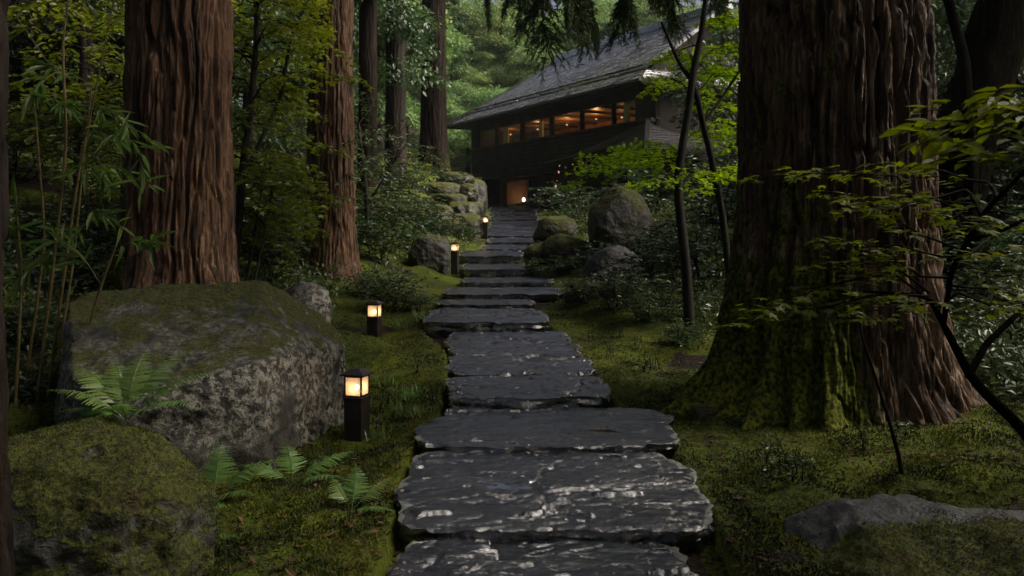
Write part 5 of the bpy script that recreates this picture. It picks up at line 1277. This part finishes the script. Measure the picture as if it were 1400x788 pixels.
# cedar limbs that hang into the picture at the top
wd, lf = MB(), MB(); rgc = np.random.default_rng(88)
for a, e, d_, w_ in (((735, -95, 10), (745, 82, 9.6), .8, .5), ((700, -120, 10.5), (712, 42, 10.3), .8, .5), ((780, -100, 9.6), (800, 62, 9.4), .8, .45), ((830, -90, 10), (868, 30, 10), .7, .5), ((655, -120, 11), (668, 15, 11), .7, .5), ((760, -120, 11), (775, 20, 11), .7, .6), ((900, -80, 10), (930, 40, 10.4), .7, .45), ((850, -110, 11), (900, -10, 11), .7, .6), ((720, -140, 11.6), (690, 5, 11.6), .7, .6), ((790, -110, 12), (815, 40, 12), .7, .7), ((830, -120, 12.5), (850, 20, 12.5), .7, .7), ((900, -110, 11.5), (920, 15, 11.5), .7, .7), ((950, -110, 12), (985, 20, 12), .7, .7), ((870, -100, 10.5), (840, 50, 10.3), .7, .5), ((760, -120, 10.5), (725, 25, 10.3), .7, .6), ((1000, -110, 12.5), (990, 45, 12.5), .7, .6)):
    hang(wd, lf, P(*a), P(*e), rgc, .075, w_ * .8, .012, 1.9, d_ * .55, .02)
for k, e in enumerate(((735, -95, 10), (780, -100, 9.6), (830, -90, 10), (900, -80, 10), (655, -120, 11), (850, -110, 11), (720, -140, 11.6))):
    c = curve(np.array([2.35, 6.7, 6.5 + .25 * k]), P(*e), 9, .08, .05, rgc); tube(wd, c, np.linspace(.05, .012, 9), 6)
ob = np.array(big.location)
link('limbs', wd.mesh('limbs', True, ob), MAT['bark_grey'], big); link('hanging_foliage', lf.mesh('hanging_foliage', False, ob), MAT['lf_cedar'], big)

# ------------------------------------------------------------------ trees farther back
def leaning(label, pts, seed, mat='bark_dark', group='trunks in the dark wood on the right', crown=True):
    b = P(*pts[0][:3]); b[2] = ground_z(b[0], b[1]) - .1
    t = thing('broadleaf_tree', label, 'tree', b, group); wd = MB()
    p = np.array([P(*s[:3]) for s in pts]); p[0, 2] = b[2]; r = np.array([s[3] for s in pts]); n = 60; tt = np.linspace(0, 1, n); ks = np.linspace(0, 1, len(p))
    c = np.stack([np.interp(tt, ks, p[:, j]) for j in range(3)], 1)
    for _ in range(4): c[1:-1] = (c[:-2] + 2 * c[1:-1] + c[2:]) / 4
    sides = 40; rr = np.interp(tt, ks, r)
    m0 = MB(); tube(m0, c, rr, sides); V = m0.V[0]; q = V * np.array([5, 5, .8])
    cc = np.repeat(c, sides, 0); V = cc + (V - cc) * (1 + .12 * fbm(q, 3, seed) + .09 * ridged(q * np.array([2.4, 2.4, 1]), 2, seed))[:, None]
    wd.add(V, m0.F[4][0], moss=np.clip(.25 + .5 * fbm(V * 1.5, 3, seed), 0, .7)); link('trunk', wd.mesh('trunk', True, b), MAT[mat], t)
    if crown:
        cr = link('crown', CROWN_LEAF[seed % 3], MAT['lf_dark'], t, p[-1] - b)
    return t
def puff_crown(seed, R=3.4, H=4.5, pads=26, per=420, ls=.17, shape=KITE, flat=.32):
    rg = np.random.default_rng(seed); lf = MB()
    for k in range(pads):
        u = rg.normal(size=3); u = u / np.linalg.norm(u) * rg.random() ** .45
        c = np.array([u[0] * R, u[1] * R, H * .5 + u[2] * H * .5]); pr = rg.uniform(.28, .5) * R * .75
        q = rg.normal(size=(per, 3)); q = q / np.linalg.norm(q, axis=1)[:, None] * (rg.random(per) ** .4)[:, None]
        p = c + q * np.array([pr, pr, pr * flat]); p[:, 2] -= .28 * (q[:, 0] ** 2 + q[:, 1] ** 2) * pr
        fw = q * [1, 1, .2] + rg.normal(size=(per, 3)) * .5 - [0, 0, .25]
        put_leaves(lf, shape, p, fw, np.tile([0, 0, 1.], (per, 1)) + q * .4 + rg.normal(size=(per, 3)) * .4, ls * rg.uniform(.6, 1.25, per), .5 + .12 * rg.normal() + rg.normal(0, .16, per))
    return lf.mesh('crown', False)
CROWN_LEAF = [puff_crown(900 + k) for k in range(3)]
CROWN_FINE = [puff_crown(920 + k, 3.4, 4.6, 40, 560, .15, flat=.26) for k in range(3)]
CROWN_CONE = [cone_crown(940 + k, 13, 3.0, 15000, .2, 90, .5) for k in range(2)]
WOODS = {}
def simple_trunk(H, r):
    k = (round(H), round(r, 2))
    if k not in WOODS: WOODS[k] = trunk_mesh(H, r, r * .4, 17, nu=36, nv=40, zdense=H * .8, plate=6, flare=.3)
    return WOODS[k]
def wood_tree(label, px, Y, top_y, kind, scale, k, group, mat=None, hc=None):
    x = (px - 700) / FPX * Y; gz = ground_z(x, Y); top = CZ + (HY - top_y) / FPX * Y
    b = np.array([x, Y, gz]); t = thing('conifer_tree' if kind == 'cone' else 'broadleaf_tree', label, 'tree', b, group)
    mesh = {'leaf': CROWN_LEAF[k % 3], 'fine': CROWN_FINE[k % 3], 'cone': CROWN_CONE[k % 2]}[kind]
    Hc = (13 if kind == 'cone' else 4.6) * scale
    zc = max(top - gz - Hc, 1.0)
    link('trunk', simple_trunk(zc + Hc * .6, .16 + .04 * scale), MAT['bark_dark'], t)
    c = link('crown', mesh, MAT[mat or ('lf_cedar' if kind == 'cone' else 'lf_far')], t, (0, 0, zc)); c.scale = (scale,) * 3; c.rotation_euler = (0, 0, k * 1.7)
    return t
leaning('dark leaning trunk with a fork, behind the right side of the giant cedar', [(1275, 470, 11, .42), (1290, 330, 11, .36), (1318, 200, 11, .34), (1350, 90, 11, .33), (1400, -90, 11.2, .26), (1440, -300, 11.5, .18)], 3, 'bark_black')
leaning('thin dark stem crossing the leaning trunk at the top right', [(1330, 420, 10.2, .08), (1326, 200, 10.2, .07), (1318, 80, 10.2, .06), (1285, -40, 10.2, .04), (1270, -160, 10.2, .03)], 4, 'bark_black')
leaning('straight dark trunk between the giant cedar and the leaning trunk', [(1262, 420, 17, .3), (1255, 200, 17, .27), (1250, -100, 17, .24), (1248, -400, 17, .2)], 5)
leaning('upright trunk at the right border behind the near maple', [(1425, 430, 14, .35), (1415, 200, 14, .3), (1405, -80, 14, .28), (1400, -350, 14, .2)], 6)
FG = 'trees on the misty hillside behind the house'
FAR = [(655, 50, 95, 'fine', 1.0), (705, 54, 118, 'fine', 1.15), (640, 46, 150, 'fine', .8), (752, 62, 40, 'fine', 1.25), (690, 66, 0, 'fine', 1.4), (800, 70, -18, 'fine', 1.5), (735, 80, 0, 'cone', 1.1), (660, 72, -10, 'cone', 1.0), (860, 72, -10, 'fine', 1.5), (905, 66, -5, 'cone', 1.0), (618, 58, 60, 'cone', .8), (780, 58, 80, 'fine', 1.0), (950, 60, -30, 'fine', 1.5), (1000, 66, -20, 'cone', 1.1), (725, 48, 130, 'fine', .8), (600, 70, -15, 'fine', 1.5), (555, 62, 0, 'cone', 1.0), (672, 60, 70, 'fine', 1.1), (645, 63, -25, 'fine', 1.4), (770, 74, -25, 'fine', 1.5)]
FLAB = ['rounded light green tree left of the roof corner', 'light green tree rising above the lower end of the roof', 'small pale tree just above the left eave corner', 'tall rounded tree above the left end of the roof ridge', 'pale tree high on the hillside left of the ridge', 'hazy tree above the middle of the roof ridge',
        'dark conifer high on the hillside above the roof', 'dark conifer at the top edge left of the roof', 'hazy tree above the right half of the ridge', 'dark conifer behind the right end of the ridge', 'dark conifer right behind the dark cedar trunk', 'green tree hugging the roof slope behind the house', 'broad tree behind the house gable', 'dark conifer behind the maple stem',
        'low green tree behind the left hip of the roof', 'hazy tree between the slim trunks and the dark trunk', 'dark conifer behind the slim pair of trunks', 'mid green tree in the gap beside the dark cedar trunk', 'hazy tree at the top edge just right of the dark cedar trunk', 'hazy tree behind the hanging cedar sprays at the top']
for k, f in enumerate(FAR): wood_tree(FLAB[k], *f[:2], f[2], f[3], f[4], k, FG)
LW = [(430, 24, -60, 'leaf', 1.0), (380, 28, -40, 'fine', 1.2), (470, 34, -30, 'fine', 1.4), (300, 22, -40, 'leaf', 1.1), (200, 24, -60, 'leaf', 1.2), (90, 20, -60, 'leaf', 1.1), (20, 24, -40, 'leaf', 1.2), (520, 40, -80, 'cone', .9), (410, 42, -90, 'cone', 1.0), (150, 34, -90, 'cone', 1.0), (-40, 18, -40, 'leaf', 1.1), (340, 18.5, 60, 'leaf', .7), (120, 17.5, 90, 'leaf', .7), (445, 27, 110, 'leaf', .9)]
LLAB = ['leafy tree behind the second reddish trunk', 'pale tree seen between the two reddish trunks', 'light green tree left of the slim pair of trunks', 'leafy tree right behind the massive reddish trunk', 'dark leafy tree behind the massive reddish trunk', 'leafy tree above the bamboo', 'leafy tree at the top left corner', 'dark conifer behind the forked slim trunk', 'conifer deep between the reddish trunks', 'conifer deep in the wood above the bamboo', 'leafy tree cut off by the left border', 'low leafy tree on the slope between the reddish trunks', 'low leafy tree on the slope behind the bamboo', 'low leafy tree right of the second reddish trunk']
for k, f in enumerate(LW): wood_tree(LLAB[k], *f[:2], f[2], f[3], f[4], k + 3, 'trees in the wood on the left', 'lf_under' if f[3] != 'cone' else None)
RW = [(1290, 20, 60, 'leaf', 1.0), (1360, 18, 40, 'leaf', 1.0), (1330, 26, -60, 'leaf', 1.3), (1410, 24, -60, 'cone', .8), (1280, 32, -40, 'cone', .9), (1450, 15, 60, 'leaf', .9), (1340, 14, 260, 'leaf', .5), (1420, 12, 280, 'leaf', .5), (1060, 28, -20, 'leaf', 1.2)]
RLAB = ['dark leafy tree behind the leaning trunk', 'dark leafy tree right of the leaning trunk', 'shadowed tall tree at the top right', 'dark conifer at the right border', 'dark conifer behind the right edge of the giant cedar', 'leafy tree cut off by the right border', 'low dark bush tree below the leaning trunk', 'low dark bush tree at the right border', 'leafy tree hidden behind the giant cedar']
for k, f in enumerate(RW): wood_tree(RLAB[k], *f[:2], f[2], f[3], f[4], k + 5, 'trees in the dark wood on the right', 'lf_dark')

# the far wood on the hill, one mass
def far_wood():
    rg = np.random.default_rng(66); lf = MB(); n = 0
    for k in range(150):
        a = rg.uniform(-1.25, 1.25); Y = rg.uniform(78, 125); x = math.tan(a * .75) * Y * .9; gz = ground_z(x, Y); h = rg.uniform(9, 14); per = 420
        q = rg.normal(size=(per, 3)); q /= np.linalg.norm(q, axis=1)[:, None]; q *= (rg.random(per) ** .4)[:, None]
        w_ = rg.uniform(2.6, 4.2)
        p = np.array([x, Y, gz + h * .55]) + q * [w_, w_, h * .55]
        put_leaves(lf, KITE, p, q + rg.normal(size=q.shape) * .5 - [0, 0, .3], np.tile([0, 0, 1.], (per, 1)) + q * .6, rg.uniform(.5, 1.1, per), rg.uniform(.25, .75) + rg.normal(0, .15, per))
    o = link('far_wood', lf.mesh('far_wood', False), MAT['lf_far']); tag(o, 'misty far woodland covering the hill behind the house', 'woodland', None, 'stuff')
far_wood()
def make_shade_wood():  # woodland added around the camera to cut side light and darken the foreground
    rg = np.random.default_rng(67); lf = MB()
    def blob(x, y, w_, h, per=260, z0=0):
        gz = ground_z(x, y); q = rg.normal(size=(per, 3)); q /= np.linalg.norm(q, axis=1)[:, None]; q *= (rg.random(per) ** .4)[:, None]
        p = np.array([x, y, gz + z0 + h * .5]) + q * [w_, w_, h * .5]
        put_leaves(lf, KITE, p, q + rg.normal(size=q.shape) * .5 - [0, 0, .3], np.tile([0, 0, 1.], (per, 1)) + q * .6, rg.uniform(.6, 1.2, per), rg.uniform(.2, .7) + rg.normal(0, .15, per))
    for k in range(46): blob(rg.uniform(-34, -15), rg.uniform(-12, 45), rg.uniform(2.4, 4), rg.uniform(17, 24))
    for k in range(40): blob(rg.uniform(17, 34), rg.uniform(-12, 45), rg.uniform(2.4, 4), rg.uniform(7, 11))
    for k in range(20): blob(rg.uniform(9, 14), rg.uniform(-8, 4.2), rg.uniform(1.8, 2.6), rg.uniform(13, 17), 480)  # unseen leaf masses at near right, added to keep sun off the foreground
    for k in range(34): blob(rg.uniform(-20, 22), rg.uniform(-24, -9), rg.uniform(2.4, 4), rg.uniform(15, 22))
    o = link('shade_wood', lf.mesh('shade_wood', False), MAT['lf_dark']); tag(o, 'leafy masses added beside and behind the path to block side light', 'woodland', None, 'stuff')
make_shade_wood()
# pink flowers by the doorway
fl = MB(); rgf = np.random.default_rng(9); n = 26
p = P(768, 262, 26.5) + rgf.normal(size=(n, 3)) * [.35, .2, .3]
put_leaves(fl, PALM, p, rgf.normal(size=(n, 3)), rgf.normal(size=(n, 3)) + [0, -1, .5], .12, np.full(n, .5))
o = link('flowering_plant', fl.mesh('blossoms', False, p.mean(0)), MAT['petal'], None, p.mean(0)); tag(o, 'scatter of small pink blossoms on the bush right of the doorway', 'flowers')
wd, lf = shrub_mesh(431, .9, .6, 10, .09); ob = np.array([p.mean(0)[0], p.mean(0)[1] + .2, ground_z(p.mean(0)[0], p.mean(0)[1])])

# haze in the air
hz = MB(); a = np.array([[-160, -32], [160, -32], [160, 225], [-160, 225.]])
box8(hz, np.vstack([np.hstack([a, np.full((4, 1), -8.0)]), np.hstack([a, np.full((4, 1), 50.0)])]))
gm = bpy.data.materials.new('air'); gm.use_nodes = True; gm.node_tree.nodes.clear()
vo = gm.node_tree.nodes.new('ShaderNodeVolumePrincipled'); vo.inputs['Color'].default_value = (.86, .93, .95, 1); vo.inputs['Density'].default_value = .0003; vo.inputs['Anisotropy'].default_value = .2
ou = gm.node_tree.nodes.new('ShaderNodeOutputMaterial'); gm.node_tree.links.new(vo.outputs[0], ou.inputs['Volume'])
ho = link('haze', hz.mesh('haze', False), gm); tag(ho, 'thin damp mist in the air', 'haze', None, 'stuff')
